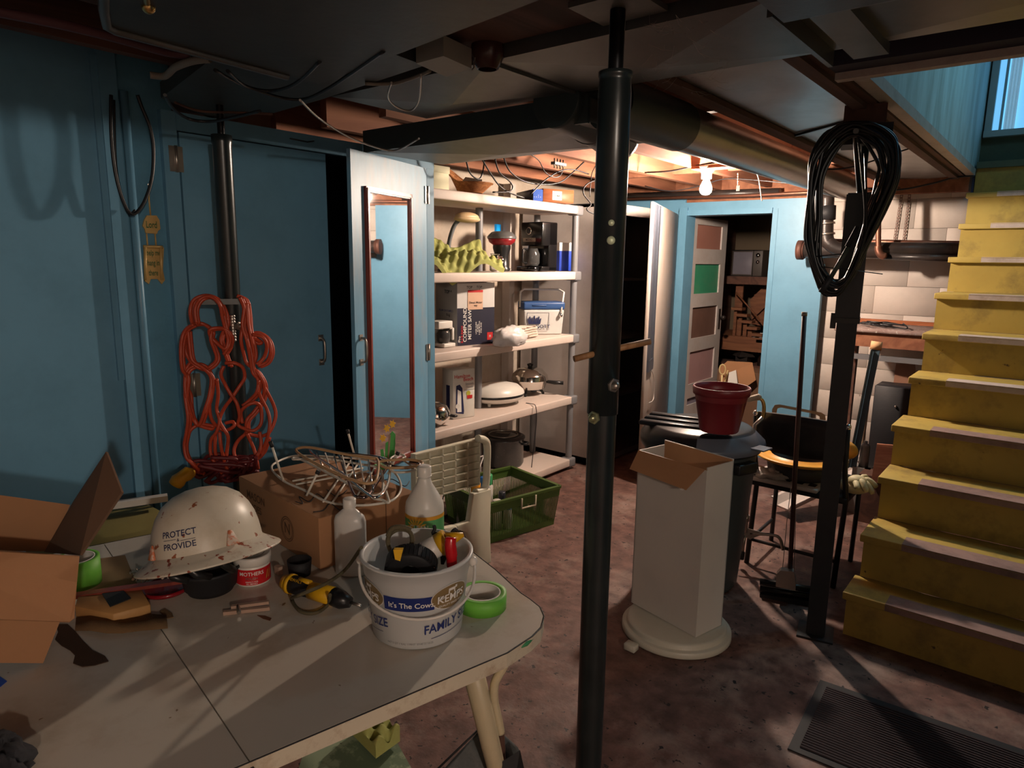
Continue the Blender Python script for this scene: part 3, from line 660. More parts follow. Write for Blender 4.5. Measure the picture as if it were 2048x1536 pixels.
def crumple(name, label, cat, c, r, m, seed, amp=.35, n=28, flat=None, op=None):
    b = MB(); b.ell(Vector((0, 0, 0)), 1, n, n//2); vs = []
    for v in b.v:
        q = v.normalized() if v.length > 0 else v
        k = 1+amp*noise.noise(q*2.2+Vector((seed, 0, 0)))+amp*.5*noise.noise(q*6+Vector((0, seed, 0)))
        vs.append(Vector((q.x*r[0]*k, q.y*r[1]*k, max(q.z*r[2]*k, -r[2]*.55))))
    zm = min(v.z for v in vs); b.v = [Vector(c)+v-Vector((0, 0, zm)) for v in vs]
    return solo(name, b, m, label, cat)
crumple('plastic_bag', 'crumpled white plastic bag on the third shelf beside the saw carton', 'bag', P(1010, 690, 2, z)+Vector((.02, .02, .0)), (.08, .14, .075), mat('bag_plastic', (.62, .58, .56), .35, bump=.6, bscale=25, dirt=(.3, .35, .5), damt=.2), 3)
b = MB(); c = P(1045, 676, 2, z)+Vector((0, 0, .0))
pts = []
for k in range(4*24):
    a = 2*pi*k/24; q = k//24; pts.append(c+Vector((.05*cos(a)+.01*sin(q*3), .15*sin(a)*(1-.04*q), .012+.017*(k/24)+.003*sin(5*a))))
solo('hose_coil', b.tube(pts, .0085, 8), mat('beige_hose', (.60, .50, .42), .5), 'flat coil of pinkish beige hose beside the plastic bag', 'hose')
B = Bx((1043, 666), (1047, 670), (1130, 669), z, 602); B.w = .30; B.d = .17; B.h = zat(B.C, 1047, 602)-z
t = thing('cooler', 'small white picnic cooler with a blue lid and a swing handle', 'cooler', (B.c.x, B.c.y, z), B.rz)
h = B.h
part('body', MB().hexa([B.M @ Vector(p) for p in ((.012, .012, 0), (B.w-.012, .012, 0), (B.w-.012, B.d-.01, 0), (.012, B.d-.01, 0))], [B.M @ Vector(p) for p in ((0, 0, h*.74), (B.w, 0, h*.74), (B.w, B.d, h*.74), (0, B.d, h*.74))]).bevelled(.012, 3), mat('cooler_white', (.55, .54, .52), .45), t, True)
part('lid', MB().box(-.004, B.w+.004, -.004, B.d+.004, h*.745, h*.97, B.M).bevelled(.015, 3), mat('cooler_blue', (.03, .08, .22), .4), t, True)
part('lid_grip', MB().box(B.w*.2, B.w*.55, -.010, 0, h*.85, h*.89, B.M).bevelled(.003, 1), MC['cooler_blue'], t, True)
part('swing_handle', MB().tube([B.M @ Vector(p) for p in ((-.008, B.d*.5, h*.8), (-.006, B.d*.5, h*1.25), (.02, B.d*.5, h*1.33), (B.w-.02, B.d*.5, h*1.33), (B.w+.004, B.d*.2, h*1.25), (B.w*.9, -.012, h*.62))], .0075, 8), white_pl, t, True)
part('handle_pivot', MB().ell(B.M @ Vector((B.w*.9, -.014, h*.58)), (.013, .013, .016)), chrome, t, True)
fb = MB()
for a_ in ((.08, .62, .14, .145), (.08, .62, .65, .655)): fb.box(B.w*a_[0], B.w*a_[1], -.0005, .002, h*a_[2], h*a_[3], B.M)
for a_ in (.08, .615): fb.box(B.w*a_, B.w*(a_+.005), -.0005, .002, h*.14, h*.655, B.M)
part('emblem_frame', fb, navy, t, True, recalc=False)
txt(t, 'GOTT', .035, B.RF(.47, .24, .001), navy, squash=1.1)
em = MB()
f = B.RF(.26, .40, .0012)
for k in range(7):
    a = -.9+k*.3; em.add([f(.045*sin(a)-.008, -.02), f(.045*sin(a)+.008, -.02), f(.06*sin(a)+.004, .01+.03*cos(a)*(1 if k % 2 else .6)), f(.06*sin(a)-.004, .01+.03*cos(a)*(1 if k % 2 else .6))], [(0, 1, 2, 3)])
part('emblem', em, navy, t, True, recalc=False)
# ---- fourth shelf
z = ZS[3]
B = Bx((880, 833), (906, 839), (949, 832), z, 741)
t = boxthing('can_opener_box', 'white printed carton for a can opener on the fourth shelf', 'carton', B, mat('cream_carton', (.62, .60, .55), .6))
txt(t, 'Hamilton', .032, B.RF(.42, .86), red_ink); txt(t, 'Beach', .032, B.RF(.7, .79), red_ink)
txt(t, 'Smooth\nTouch', .02, B.RF(.76, .66), mat('grey_print', (.3, .3, .3), .5, bump=0)); 
pm_ = MB().add([B.RF(x, y, .002)(0, 0) for x, y in ((.12, .12), (.48, .08), (.5, .14), (.42, .62), (.3, .7), (.14, .68))], [tuple(range(6))])
part('picture_machine', pm_, navy, t, True); part('picture_body', MB().add([B.RF(x, y, .003)(0, 0) for x, y in ((.18, .14), (.38, .13), (.36, .55), (.2, .6))], [(0, 1, 2, 3)]), white_ink, t, True)
part('picture_disc', MB().disc(B.RF(.2, .26, .0045)(0, 0), .016, -B.f), paper, t, True)
part('picture_fruit', MB().disc(B.RF(.70, .50, .002)(0, 0), .016, -B.f), mat('fruit_print', (.45, .42, .05), .5), t, True)
part('picture_red', quad(B.RF(.76, .44, .003), -.02, .02, -.016, .006), red_ink, t, True)
part('rule_line', quad(B.RF(.75, .57, .002), -.04, .04, -.001, .001), ink, t, True)
part('side_picture', quad(B.LF(.55, .42), -.02, .02, -.09, .08), navy, t, True)
c = P(872, 850, 2, z)+Vector((.0, -.0, 0))
t = thing('chrome_kettle', 'round chrome pot half hidden by the cupboard edge on the fourth shelf', 'pot', c)
part('body', MB().lathe([(.03, 0), (.055, .012), (.082, .04), (.086, .06)], 36), chrome, t)
part('lid', MB().lathe([(.087, .062), (.084, .085), (.065, .12), (.03, .138), (0, .142)], 36), chrome, t)
part('handle', MB().cbox((.07, .075, .055), (.05, .03, .012)).bevelled(.003, 1), black_pl, t)
c = P(1012, 812, 2, z)+Vector((-.10, .03, 0))
t = thing('electric_grill', 'large white oval electric grill with a black edge', 'grill', c, radians(78))
part('base', MB().lathe([(0, .018), (.13, .018), (.165, .035), (.17, .05)], 44, sx=1.05, sy=.82), white_pl, t)
part('edge', MB().lathe([(.168, .048), (.172, .058), (.168, .066)], 44, sx=1.05, sy=.82), black_pl, t)
part('lid', MB().lathe([(.172, .065), (.165, .085), (.13, .115), (.07, .13), (0, .133)], 44, sx=1.05, sy=.82), white_pl, t)
for a in (30, 150, 210, 330): part('foot', MB().lathe([(.01, 0), (.012, .022)], 10, RZ(0, (.12*cos(radians(a)), .1*sin(radians(a)), 0))), white_pl, t)
t.scale = (1.12, 1.12, 1.12)
c = P(1072, 790, 2, z)+Vector((-.06, .0, 0))
t = thing('electric_skillet', 'chrome electric skillet with a domed lid and black handle', 'skillet', c, radians(30))
part('pan', MB().lathe([(.05, .03), (.09, .04), (.105, .085), (.11, .09)], 40), chrome, t)
part('lid', MB().lathe([(.111, .09), (.106, .115), (.104, .12), (.075, .15), (.02, .163), (0, .163)], 40), chrome, t)
part('knob', MB().lathe([(.012, .162), (.02, .18), (0, .188)], 16), black_pl, t)
part('handle', MB().tube([(.10, 0, .08), (.15, 0, .075), (.20, 0, .075)], [.009, .012, .011], 10), black_pl, t)
for a in (20, 140, 260): part('leg', MB().tube([(.06*cos(radians(a)), .06*sin(radians(a)), .035), (.085*cos(radians(a)), .085*sin(radians(a)), 0)], .008, 8), black_pl, t)
t.scale = (1.25, 1.25, 1.25)
c0 = P(1052, 806, 2, z)
solo('appliance_cable', MB().tube(cr([c0, c0+Vector((.05, -.01, .004)), P(1071, 812, 0, XF+.02), P(1073, 840, 0, XF+.02), P(1069, 880, 0, XF+.03), P(1063, 935, 0, XF+.03)], 6), .0028, 6), cable_m, 'thin black cord hanging from the white grill over the shelf edge', 'cable')
# ---- bottom shelf
z = ZS[4]
c = P(1012, 935, 2, z)+Vector((-.08, .06, 0))
t = thing('canning_kettle', 'dark speckled canning kettle with a flat lid on the bottom shelf', 'pot', c, radians(20))
dk = mat('dark_enamel', (.03, .03, .032), .3, dirt=(.1, .09, .08), damt=.4, specks=(.2, .2, .2), sscale=90)
part('body', MB().lathe([(0, 0), (.14, 0), (.15, .02), (.15, .19), (.158, .2)], 40), dk, t)
part('lid', MB().lathe([(.16, .2), (.158, .21), (.13, .222), (.125, .215), (.08, .22), (.03, .228), (0, .228)], 40), dk, t)
part('lid_ring', MB().tube([(.105*cos(k*pi/16), .105*sin(k*pi/16), .221) for k in range(32)], .005, 6, closed=True), steel, t)
part('lid_plate', MB().cbox((0, 0, .231), (.1, .05, .004)), steel, t)
for s in (1, -1): part('handle', MB().tube([(s*.15, -.03, .17), (s*.185, -.02, .17), (s*.185, .02, .17), (s*.15, .03, .17)], .009, 8), black_pl, t)
c = P(985, 915, 2, z)+Vector((.03, -.05, 0))
t = thing('electric_knife', 'small white-handled chrome kitchen tool leaning by the dark kettle', 'tool', c)
part('handle', MB().tube([c+Vector((.02, .03, .14)), c+Vector((.03, .06, .22))], [.016, .018], 12), white_pl, t, True)
part('body', MB().tube([c+Vector((0, -.02, .0)), c+Vector((.02, .03, .14))], [.022, .018], 12), chrome, t, True)
c = P(880, 905, 2, z)
t = thing('wire_rack', 'white crossed wire rack standing on the bottom shelf behind the step stool', 'rack', c)
for k in range(5):
    y = 2.68+.09*k
    part('wire', MB().tube([(XF-.04, y, z), (XF-.04, y+.12, z+.22)], .004, 6).tube([(XF-.05, y+.12, z), (XF-.05, y, z+.22)], .004, 6), white_en, t, True)
part('rail', MB().tube([(XF-.045, 2.66, z+.22), (XF-.045, 3.18, z+.22)], .005, 6), white_en, t, True)
# ============================================================ WHITE CABINET AND DOOR
t = thing('white_cabinet', 'tall open white metal cabinet with a dark inside standing past the shelves', 'cabinet', (-2.95, 4.75, 0))
part('side_panel', MB().box(-3.38, -2.63, 4.27, 4.295, .02, 1.95), white_en, t, True)
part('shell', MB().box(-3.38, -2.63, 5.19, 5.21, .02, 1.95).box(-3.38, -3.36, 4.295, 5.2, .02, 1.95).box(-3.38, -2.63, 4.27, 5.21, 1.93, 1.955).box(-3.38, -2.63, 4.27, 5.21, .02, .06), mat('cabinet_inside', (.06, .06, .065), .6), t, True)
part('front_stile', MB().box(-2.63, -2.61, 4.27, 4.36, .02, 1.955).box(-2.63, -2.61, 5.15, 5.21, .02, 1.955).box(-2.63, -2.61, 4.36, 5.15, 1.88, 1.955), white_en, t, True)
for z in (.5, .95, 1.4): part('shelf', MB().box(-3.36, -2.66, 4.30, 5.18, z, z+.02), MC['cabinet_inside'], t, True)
part('black_gasket', MB().box(-2.628, -2.612, 4.362, 4.39, .05, 1.88), black_ru, t, True)
N = P(1308, 403, 2, 1.935); N.z = 0; Hh = Vector((-2.585, 5.33, 0)); e = (Hh-N).normalized(); Ln = (Hh-N).length; f = Vector((-e.y, e.x, 0))
M = Matrix(((e.x, f.x, 0, N.x), (e.y, f.y, 0, N.y), (0, 0, 1, 0), (0, 0, 0, 1)))
t = thing('white_door_leaf', 'old white door leaf standing open beside the doorway, with a metal channel and a wire', 'door', N, 0)
part('leaf', MB().box(0, Ln, 0, .022, .03, 1.935, M).bevelled(.003, 1), mat('stained_white_door', (.40, .34, .30), .55, dirt=(.3, .2, .13), damt=.6, dscale=3, stretch=(3, 3, .6)), t, True)
part('metal_channel', MB().box(.03, .11, -.016, 0, .87, 1.92, M).box(.16, .22, -.016, 0, .87, 1.92, M).box(.11, .16, -.006, 0, .87, 1.92, M), mat('dark_channel', (.10, .11, .14), .4, .6), t, True)
part('channel_foot', MB().box(.03, .22, -.018, 0, .80, .88, M), MC['dark_channel'], t, True)
part('wire', MB().tube(cr([M @ Vector(p) for p in ((.12, -.01, .82), (.24, -.02, .74), (.30, -.02, .6), (.26, -.02, .56), (.12, -.015, .57))], 6), .003, 6), white_en, t, True)
# ============================================================ ROOM BEHIND THE DOORWAY
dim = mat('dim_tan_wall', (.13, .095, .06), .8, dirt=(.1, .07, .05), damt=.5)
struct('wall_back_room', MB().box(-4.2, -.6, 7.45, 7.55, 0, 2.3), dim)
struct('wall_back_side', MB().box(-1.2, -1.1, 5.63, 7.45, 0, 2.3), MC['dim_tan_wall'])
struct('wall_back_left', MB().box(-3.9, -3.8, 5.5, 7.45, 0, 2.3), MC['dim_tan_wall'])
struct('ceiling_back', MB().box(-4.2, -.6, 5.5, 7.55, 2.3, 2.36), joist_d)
XD = -2.545
t = thing('panel_door', 'old white five-panel door with coloured panels, open into the dark back room', 'door', (XD, 5.52, 0))
wd_ = mat('grubby_white_paint', (.50, .46, .44), .55, dirt=(.3, .2, .14), damt=.4)
Y0, Y1 = 5.53, 6.28
pz = [P(1392, y, 0, XD).z for y in (430, 448, 497, 528, 588, 615, 676, 702, 765, 792, 850)]
g = (Y0+.10, Y1-.11)
fr_ = MB().box(XD-.03, XD, Y0, g[0], .05, 1.93).box(XD-.03, XD, g[1], Y1, .05, 1.93)
zz = [1.93]+[pz[1], pz[2], pz[3], pz[4], pz[5], pz[6], pz[7], pz[8], pz[9], .28]+[.05]
for i in range(0, 12, 2): fr_.box(XD-.03, XD, g[0], g[1], zz[i+1], zz[i])
part('door_frame', fr_, wd_, t, True)
pc_ = [(.36, .16, .12), (.04, .28, .15), (.15, .08, .06), (.45, .27, .27), (.22, .2, .26)]
for i in range(5):
    part('door_panel', MB().box(XD-.028, XD-.014, g[0], g[1], zz[2*i+2], zz[2*i+1]), mat('panel_%s' % ['pink_brown', 'green', 'brown', 'pink', 'grey'][i], pc_[i], .6, dirt=(.2, .12, .1), damt=.2), t, True, label=['pinkish brown panel', 'green panel', 'dark brown panel', 'pink panel', 'grey panel'][i])
part('lock_plate', MB().box(XD, XD+.004, Y1-.07, Y1-.03, .93, 1.12), iron, t, True)
part('knob', MB().ell((XD+.04, Y1-.05, 1.04), .022).tube([(XD, Y1-.05, 1.04), (XD+.04, Y1-.05, 1.04)], .008, 8), iron, t, True)
YB = 6.85
def Q(px, py, y=YB): return P(px, py, 1, y)
def qbox(b, x0, y0, x1, y1, ya, yb):
    a = Q(x0, y1, ya); c = Q(x1, y0, ya); return b.box(a.x, c.x, ya, yb, min(a.z, c.z), max(a.z, c.z))
orange_b = wood('dim_orange_wood', (.13, .045, .02), (.20, .08, .035), (3, 3, 22), .6)  # darker copy of the orange wood; the back room's dimness is in the colour
t = thing('storage_rack', 'dim wooden shelving along the far end of the back room', 'shelves', (-2.4, 7.0, 0))
for y in (556, 683, 742):
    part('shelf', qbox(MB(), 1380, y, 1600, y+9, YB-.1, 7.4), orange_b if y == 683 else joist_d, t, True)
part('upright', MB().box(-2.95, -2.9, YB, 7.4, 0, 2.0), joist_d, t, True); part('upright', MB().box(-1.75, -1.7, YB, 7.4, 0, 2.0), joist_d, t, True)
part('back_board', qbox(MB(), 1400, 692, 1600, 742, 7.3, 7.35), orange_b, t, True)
a = Q(1461, 552); c = Q(1527, 500)
t = thing('television', 'small old television with a grey screen and two dials', 'television', ((a.x+c.x)/2, YB+.2, a.z))
part('case', MB().box(a.x, c.x, YB, YB+.33, a.z, c.z).bevelled(.01, 2), mat('tv_case', (.05, .04, .035), .4), t, True)
sx = a.x+(c.x-a.x)*.70
b = MB().grid(lambda u, v: (a.x+.02+(sx-a.x-.03)*u, YB-.004-.012*sin(u*pi)*sin(v*pi), a.z+.02+(c.z-a.z-.04)*v), 12, 12)
part('screen', b, mat('tv_screen', (.16, .15, .18), .2), t, True, recalc=False)
part('trim', MB().box(sx, sx+.006, YB-.006, YB, a.z, c.z).box(a.x, c.x, YB-.006, YB, c.z-.008, c.z).box(a.x, c.x, YB-.006, YB, a.z, a.z+.008), chrome, t, True)
for k, r in ((.8, .022), (.55, .018)): part('dial', MB().lathe([(r, 0), (r*.9, .015), (0, .018)], 16, frame(((sx+c.x)/2, YB-.001, a.z+(c.z-a.z)*k), (1, 0, 0), (0, -1, 0))), chrome, t, True)
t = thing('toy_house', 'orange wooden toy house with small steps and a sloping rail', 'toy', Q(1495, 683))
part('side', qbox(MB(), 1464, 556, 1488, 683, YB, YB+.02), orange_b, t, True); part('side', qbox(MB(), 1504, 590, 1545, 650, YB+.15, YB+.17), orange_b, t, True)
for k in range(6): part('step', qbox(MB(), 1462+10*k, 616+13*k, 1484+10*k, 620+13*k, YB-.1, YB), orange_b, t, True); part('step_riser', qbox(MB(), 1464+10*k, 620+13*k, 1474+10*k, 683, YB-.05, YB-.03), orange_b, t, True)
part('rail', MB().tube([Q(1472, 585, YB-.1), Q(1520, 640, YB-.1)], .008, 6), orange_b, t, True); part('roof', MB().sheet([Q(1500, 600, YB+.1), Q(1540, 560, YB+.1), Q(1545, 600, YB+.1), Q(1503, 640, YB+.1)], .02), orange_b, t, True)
for i, (px, cl_, nm) in enumerate(((1522, (.5, .5, .5), 'pale'), (1534, (.05, .2, .1), 'green'), (1508, (.3, .3, .28), 'grey'))):
    c = Q(px, 682, YB-.05); solo('small_jar', MB().lathe([(.0, 0), (.025, 0), (.025, .05), (.015, .065), (.015, .08), (0, .08)], 16, Matrix.Translation(c+Vector((0, 0, .001)))), mat('jar_'+nm, cl_, .3), nm+' small jar on the orange shelf beside the toy steps', 'jar')
c = Q(1522, 741, YB-.02)
t = thing('brown_bottle', 'dark bottle with a red cap on the lower shelf of the back room', 'bottle', c)
part('glass', MB().lathe([(0, 0), (.04, 0), (.042, .02), (.042, .12), (.018, .16), (.018, .18)], 20), mat('dark_glass', (.02, .012, .01), .1), t); part('cap', MB().lathe([(.021, .178), (.021, .2), (0, .2)], 16), red_ink, t)
c = Q(1485, 741, YB-.02)
t = thing('lantern', 'black metal lantern with a pagoda roof on the lower shelf', 'lantern', c)
part('body', MB().cbox((0, 0, .08), (.12, .12, .16)), iron, t); part('roof', MB().lathe([(.12, .15), (.06, .2), (.02, .24), (0, .24)], 4, smooth=False), iron, t)
part('ring', MB().tube([(.025*cos(k*pi/6), 0, .262+.025*sin(k*pi/6)) for k in range(12)], .004, 6, closed=True), iron, t)
# carton, fly swatter
t = thing('open_carton', 'open brown cardboard carton standing in the doorway of the back room', 'carton', (-2.15, 5.9, 0))
g = PV((-2.05, 5.85))
cB = P(1475, 778, 1, 5.85)
part('side', MB().sheet([g(1438, 790), g(1440, 735), g(1455, 722), g(1505, 725), g(1508, 790)], .006), card, t, True)
part('flap', MB().sheet([g(1473, 740, .15), g(1505, 727, .15), g(1512, 760, .15), g(1480, 782, .15)], .006), card, t, True)
part('pedestal', MB().box(-2.35, -1.95, 5.8, 6.1, .02, .62), card_d, t, True)
part('print', MB().sheet([g(1458, 745, .1), g(1472, 740, .1), g(1478, 790, .1), g(1452, 790, .1)], .002), white_ink, t, True)
g = PV((-2.0, 5.7))
t = thing('fly_swatter', 'yellowish loop-handled swatter standing in the open carton', 'swatter', g(1441, 795))
part('loop', MB().tube([g(1445+6*cos(a*pi/8), 739+10*sin(a*pi/8)) for a in range(16)], .006, 6, closed=True), mat('straw_plastic', (.55, .42, .2), .5), t, True)
part('handle', MB().tube([g(1444, 750), g(1441, 798), Vector((g(1441, 798).x, g(1441, 798).y+.12, .625))], .008, 6), MC['straw_plastic'], t, True)

# ============================================================ PIPES ON THE BLOCK WALL
YP = 5.33
def pipe(name, label, pts, r, m, n=16):
    return solo(name, MB().tube(pts, r, n), m, label, 'pipe')
pipe('copper_pipe', 'long old copper pipe running under the joists above the doorway', [P(1240, 399, 1, YP-.02), P(1500, 391, 1, YP-.02), P(1700, 381, 1, YP-.02), P(1800, 377, 1, YP-.02)], .014, copper)
pipe('black_pipe', 'thick dark pipe lying just above the blue doorway', [P(1225, 394, 1, YP+.0), P(1430, 388, 1, YP+.0), P(1560, 384, 1, YP+.0)], .030, iron)
t = thing('drain_pipe', 'dark cast iron drain pipe along the white wall with an upright bend', 'pipe', P(1750, 500, 1, 5.25))
a = P(1596, 500, 1, 5.25); b_ = P(1925, 503, 1, 5.25)
part('main', MB().tube([a, (a.x+.3, 5.25, a.z), b_], .056, 24), iron, t, True)
part('hub', MB().tube([a, a+Vector((.04, 0, 0))], .070, 24).tube([a+Vector((.04, 0, 0)), a+Vector((.05, 0, 0))], .062, 24), mat('rusty_iron', (.12, .05, .035), .6, .3, dirt=(.03, .02, .02), damt=.6), t, True)
part('hub_cap', MB().lathe([(0, 0), (.05, .0)], 20, frame(a+Vector((-.002, 0, 0)), (0, 1, 0), (-1, 0, 0))), MC['rusty_iron'], t, True)
v = [P(1655, 388, 1, 5.20), P(1653, 470, 1, 5.20), P(1660, 488, 1, 5.20), P(1680, 499, 1, 5.21), P(1700, 501, 1, 5.22)]
part('bend', MB().tube(cr(v, 6), .046, 22), iron, t, True)
part('coupling', MB().tube([P(1655, 412, 1, 5.20), P(1654, 440, 1, 5.20)], .056, 22), black_ru, t, True)
for y in (445, 466): part('clamp_band', MB().tube([P(1654, y, 1, 5.20), P(1654, y+4, 1, 5.20)], .053, 20), steel, t, True)
pipe('lower_pipe', 'thin dark pipe just below the thick drain pipe', [P(1768, 513, 1, 5.2), P(1925, 517, 1, 5.2)], .022, iron)
t = thing('copper_elbow_pipe', 'reddish copper pipe dropping down the white wall and turning under the drain', 'pipe', P(1757, 500, 1, 5.15))
part('riser', MB().tube(cr([P(1758, 380, 1, 5.15), P(1757, 440, 1, 5.15), P(1757, 495, 1, 5.15), P(1760, 508, 1, 5.15), P(1772, 513, 1, 5.17)], 5), .017, 14), copper, t, True)
part('elbow', MB().tube(cr([P(1757, 492, 1, 5.15), P(1757, 500, 1, 5.15), P(1761, 509, 1, 5.15), P(1770, 513, 1, 5.16)], 5), .024, 14), copper, t, True)
pipe('upper_pipe', 'reddish pipe lying along the top of the thick drain pipe', [P(1668, 482, 1, 5.30), P(1925, 487, 1, 5.30)], .016, copper)
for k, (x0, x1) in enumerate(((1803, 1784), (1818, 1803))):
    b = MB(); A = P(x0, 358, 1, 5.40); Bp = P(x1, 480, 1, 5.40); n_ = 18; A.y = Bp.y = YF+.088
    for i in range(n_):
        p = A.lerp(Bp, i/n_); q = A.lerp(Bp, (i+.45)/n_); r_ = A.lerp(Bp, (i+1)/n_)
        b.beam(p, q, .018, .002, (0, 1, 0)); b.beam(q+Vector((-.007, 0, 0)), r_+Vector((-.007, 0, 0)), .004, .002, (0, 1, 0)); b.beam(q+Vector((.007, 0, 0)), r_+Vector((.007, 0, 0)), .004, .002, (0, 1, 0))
    solo('strap_shadow', b, mat('strap_shadow_brown', (.16, .10, .08), .6, .3), ['left', 'right'][k]+' one of two brown perforated strips standing in for shadows of straps on the white wall', 'painted_shadow')  # brown strips painted in for the shadows that hanging straps cast here
# ============================================================ CABLE COIL ON THE SQUARE POST
g = PV((px2+.03, py2-.10, 0))
def kp(q): return (1580+q[0]*.2539, 230+q[1]*.2539)
outer = [(500, 50), (680, 70), (800, 140), (860, 260), (840, 480), (760, 720), (620, 1020), (500, 1260), (360, 1420), (250, 1370), (170, 1180), (120, 950), (150, 600), (180, 330), (280, 160), (400, 80)]
inner = [(520, 150), (600, 180), (680, 260), (730, 380), (720, 500), (670, 640), (610, 800), (560, 1000), (470, 1240), (390, 1310), (300, 1280), (225, 1110), (215, 800), (230, 520), (300, 330), (420, 180)]
b = MB(); rr = random.Random(5)
for k in range(14):
    f_ = [0, .05, .12, .16, .25, .3, .45, .62, .75, .9, 1, .38, .55, 1.25][k]; off = [0, .02, .035, .05, .015, .03, .045, .0, .02, .035, .05, .06, .055, .03][k]
    pts = [g(*kp((o[0]*(1-f_)+i[0]*f_+rr.uniform(-16, 16), o[1]*(1-f_)+i[1]*f_+rr.uniform(-16, 16))), off) for o, i in zip(outer, inner)]
    b.tube(cr(pts, 5, True), .0062, 8, closed=True)
t = thing('cable_coil', 'big hanging coil of black cable on the square post near the stairs', 'cable', g(1700, 590))
part('loops', b, cable_m, t, True)
part('connector', MB().tube([g(*kp((245, 1400)), .07), g(*kp((325, 1275)), .07)], .011, 10), black_ru, t, True)
part('connector', MB().tube([g(*kp((450, 1040)), .07), g(*kp((535, 880)), .07)], .009, 10), black_ru, t, True)
part('sleeve', MB().tube([g(*kp((325, 1275)), .07), g(*kp((460, 1040)), .07)], .008, 10), mat('olive_tube', (.05, .06, .045), .5), t, True)
part('loose_end', MB().tube(cr([g(*kp(q), .06) for q in ((535, 170), (560, 400), (585, 650), (590, 800), (570, 970), (600, 880), (600, 600), (590, 300))], 5), .004, 6), cable_m, t, True)
part('tie', MB().tube([g(*kp((200, 1115)), .06), g(*kp((400, 1095)), .06), g(*kp((420, 1110)), .07)], .002, 6).tube([g(*kp((250, 1195)), .06), g(*kp((730, 1253)), .06)], .0018, 6), cable_m, t, True)
part('hook', MB().tube([Vector((px2, py2, 1.80)), g(1710, 262, .0), g(1712, 262, .08)], .01, 8), black_steel, t, True)
# ============================================================ BIN, WHITE CARTON, RED BUCKET
B = Bx((1262, 1204), (1391, 1275), (1436, 1217), .058, 940); B.w = .17
t = thing('white_carton', 'tall narrow white carton, brown inside with a folded-down flap, on a round white base', 'carton', (B.c.x, B.c.y, .058), B.rz)
wf = mat('white_card', (.50, .47, .43), .55, dirt=(.4, .36, .3), damt=.3); th_ = .005
if B.d < .35: B.d = .38
part('front_side', MB().box(0, th_, 0, B.d, 0, B.h, B.M), wf, t, True)
part('right_side', MB().box(th_, B.w, 0, th_, 0, B.h+.012, B.M), wf, t, True)
part('back_side', MB().box(B.w-th_, B.w, 0, B.d, 0, B.h+.02, B.M), wf, t, True); part('left_side', MB().box(0, B.w, B.d-th_, B.d, 0, B.h, B.M), wf, t, True)
part('lining', MB().box(th_, B.w-th_, th_, B.d-th_, 0, .01, B.M).box(B.w-th_-.003, B.w-th_, th_, B.d-th_, 0, B.h+.018, B.M).box(th_, B.w-th_, th_, th_+.002, 0, B.h, B.M), card, t, True)
fp = [B.M @ Vector(p) for p in ((-.001, B.d, B.h), (-.001, .01, B.h+.004), (-.045, .06, B.h-.085), (-.05, B.d, B.h-.075))]
part('flap', MB().sheet(fp, .004), card, t, True)
part('tape_tab', MB().cbox(B.M @ Vector((-.048, .075, B.h-.085)), (.012, .012, .004)), white_pl, t, True)
dc = P(1352, 1247, 2, .03)
t = thing('pedestal', 'round white plastic pedestal with a stepped rim under the tall white carton', 'pedestal', (dc.x, dc.y, 0))
part('disc', MB().lathe([(0, .055), (.195, .055), (.204, .052), (.208, .046), (.208, .034), (.211, .031), (.222, .030), (.227, .026), (.228, .006), (.224, .001), (0, .001)], 64), mat('ivory_plastic', (.52, .50, .42), .4, dirt=(.35, .3, .22), damt=.3), t)
sb = P(1262, 1300, 2, .0); part('tab', MB().cbox((sb.x-dc.x, sb.y-dc.y, .016), (.05, .04, .03), RZ(.0)).bevelled(.004, 1), MC['ivory_plastic'], t)
cbx, cby = -1.29, 3.03
t = thing('bin', 'round black lidded bin with a dark grey body behind the tall white carton', 'bin', (cbx, cby, 0))
part('body', MB().lathe([(0, .005), (.20, .005), (.215, .03), (.262, .70), (.27, .72)], 48), mat('grey_green_plastic', (.035, .042, .042), .5), t)
part('lid', MB().lathe([(.278, .69), (.285, .72), (.28, .745), (.235, .785), (.225, .79), (0, .795)], 48), mat('black_lid', (.008, .009, .012), .38, bump=.03, spec=.35), t)
ev = Vector((cos(radians(8)), sin(radians(8)), 0))
for k, yy in enumerate((-.13, -.04, .05)):
    part('ridge', MB().box(-.27, .03, yy, yy+.05, .78, .803, RZ(radians(12))).bevelled(.006, 1), MC['black_lid'], t)
part('rim_band', MB().lathe([(.245, .78), (.292, .735), (.297, .72), (.285, .70)], 40, a0=radians(-70), a1=radians(25)), mat('grey_clear_plastic', (.10, .11, .14), .3), t)
part('lid_tab', MB().box(.28, .345, -.05, .03, .735, .741, RZ(radians(-8))), MC['grey_clear_plastic'], t); 
part('handle', MB().box(.24, .295, -.06, .06, .62, .67, RZ(radians(-20))).bevelled(.008, 2), black_pl, t)
rc = P(1437, 868, 2, .80); rc.z = .816
t = thing('red_bucket', 'dark red plastic bucket standing on the black bin lid', 'bucket', rc)
redp = mat('dark_red_plastic', (.17, .012, .018), .42, dirt=(.1, .02, .02), damt=.3)
part('pail', MB().lathe([(0, 0), (.08, 0), (.084, .005), (.113, .165), (.121, .166), (.124, .195), (.121, .2), (.117, .2), (.115, .17), (.08, .01), (0, .008)], 48), redp, t)
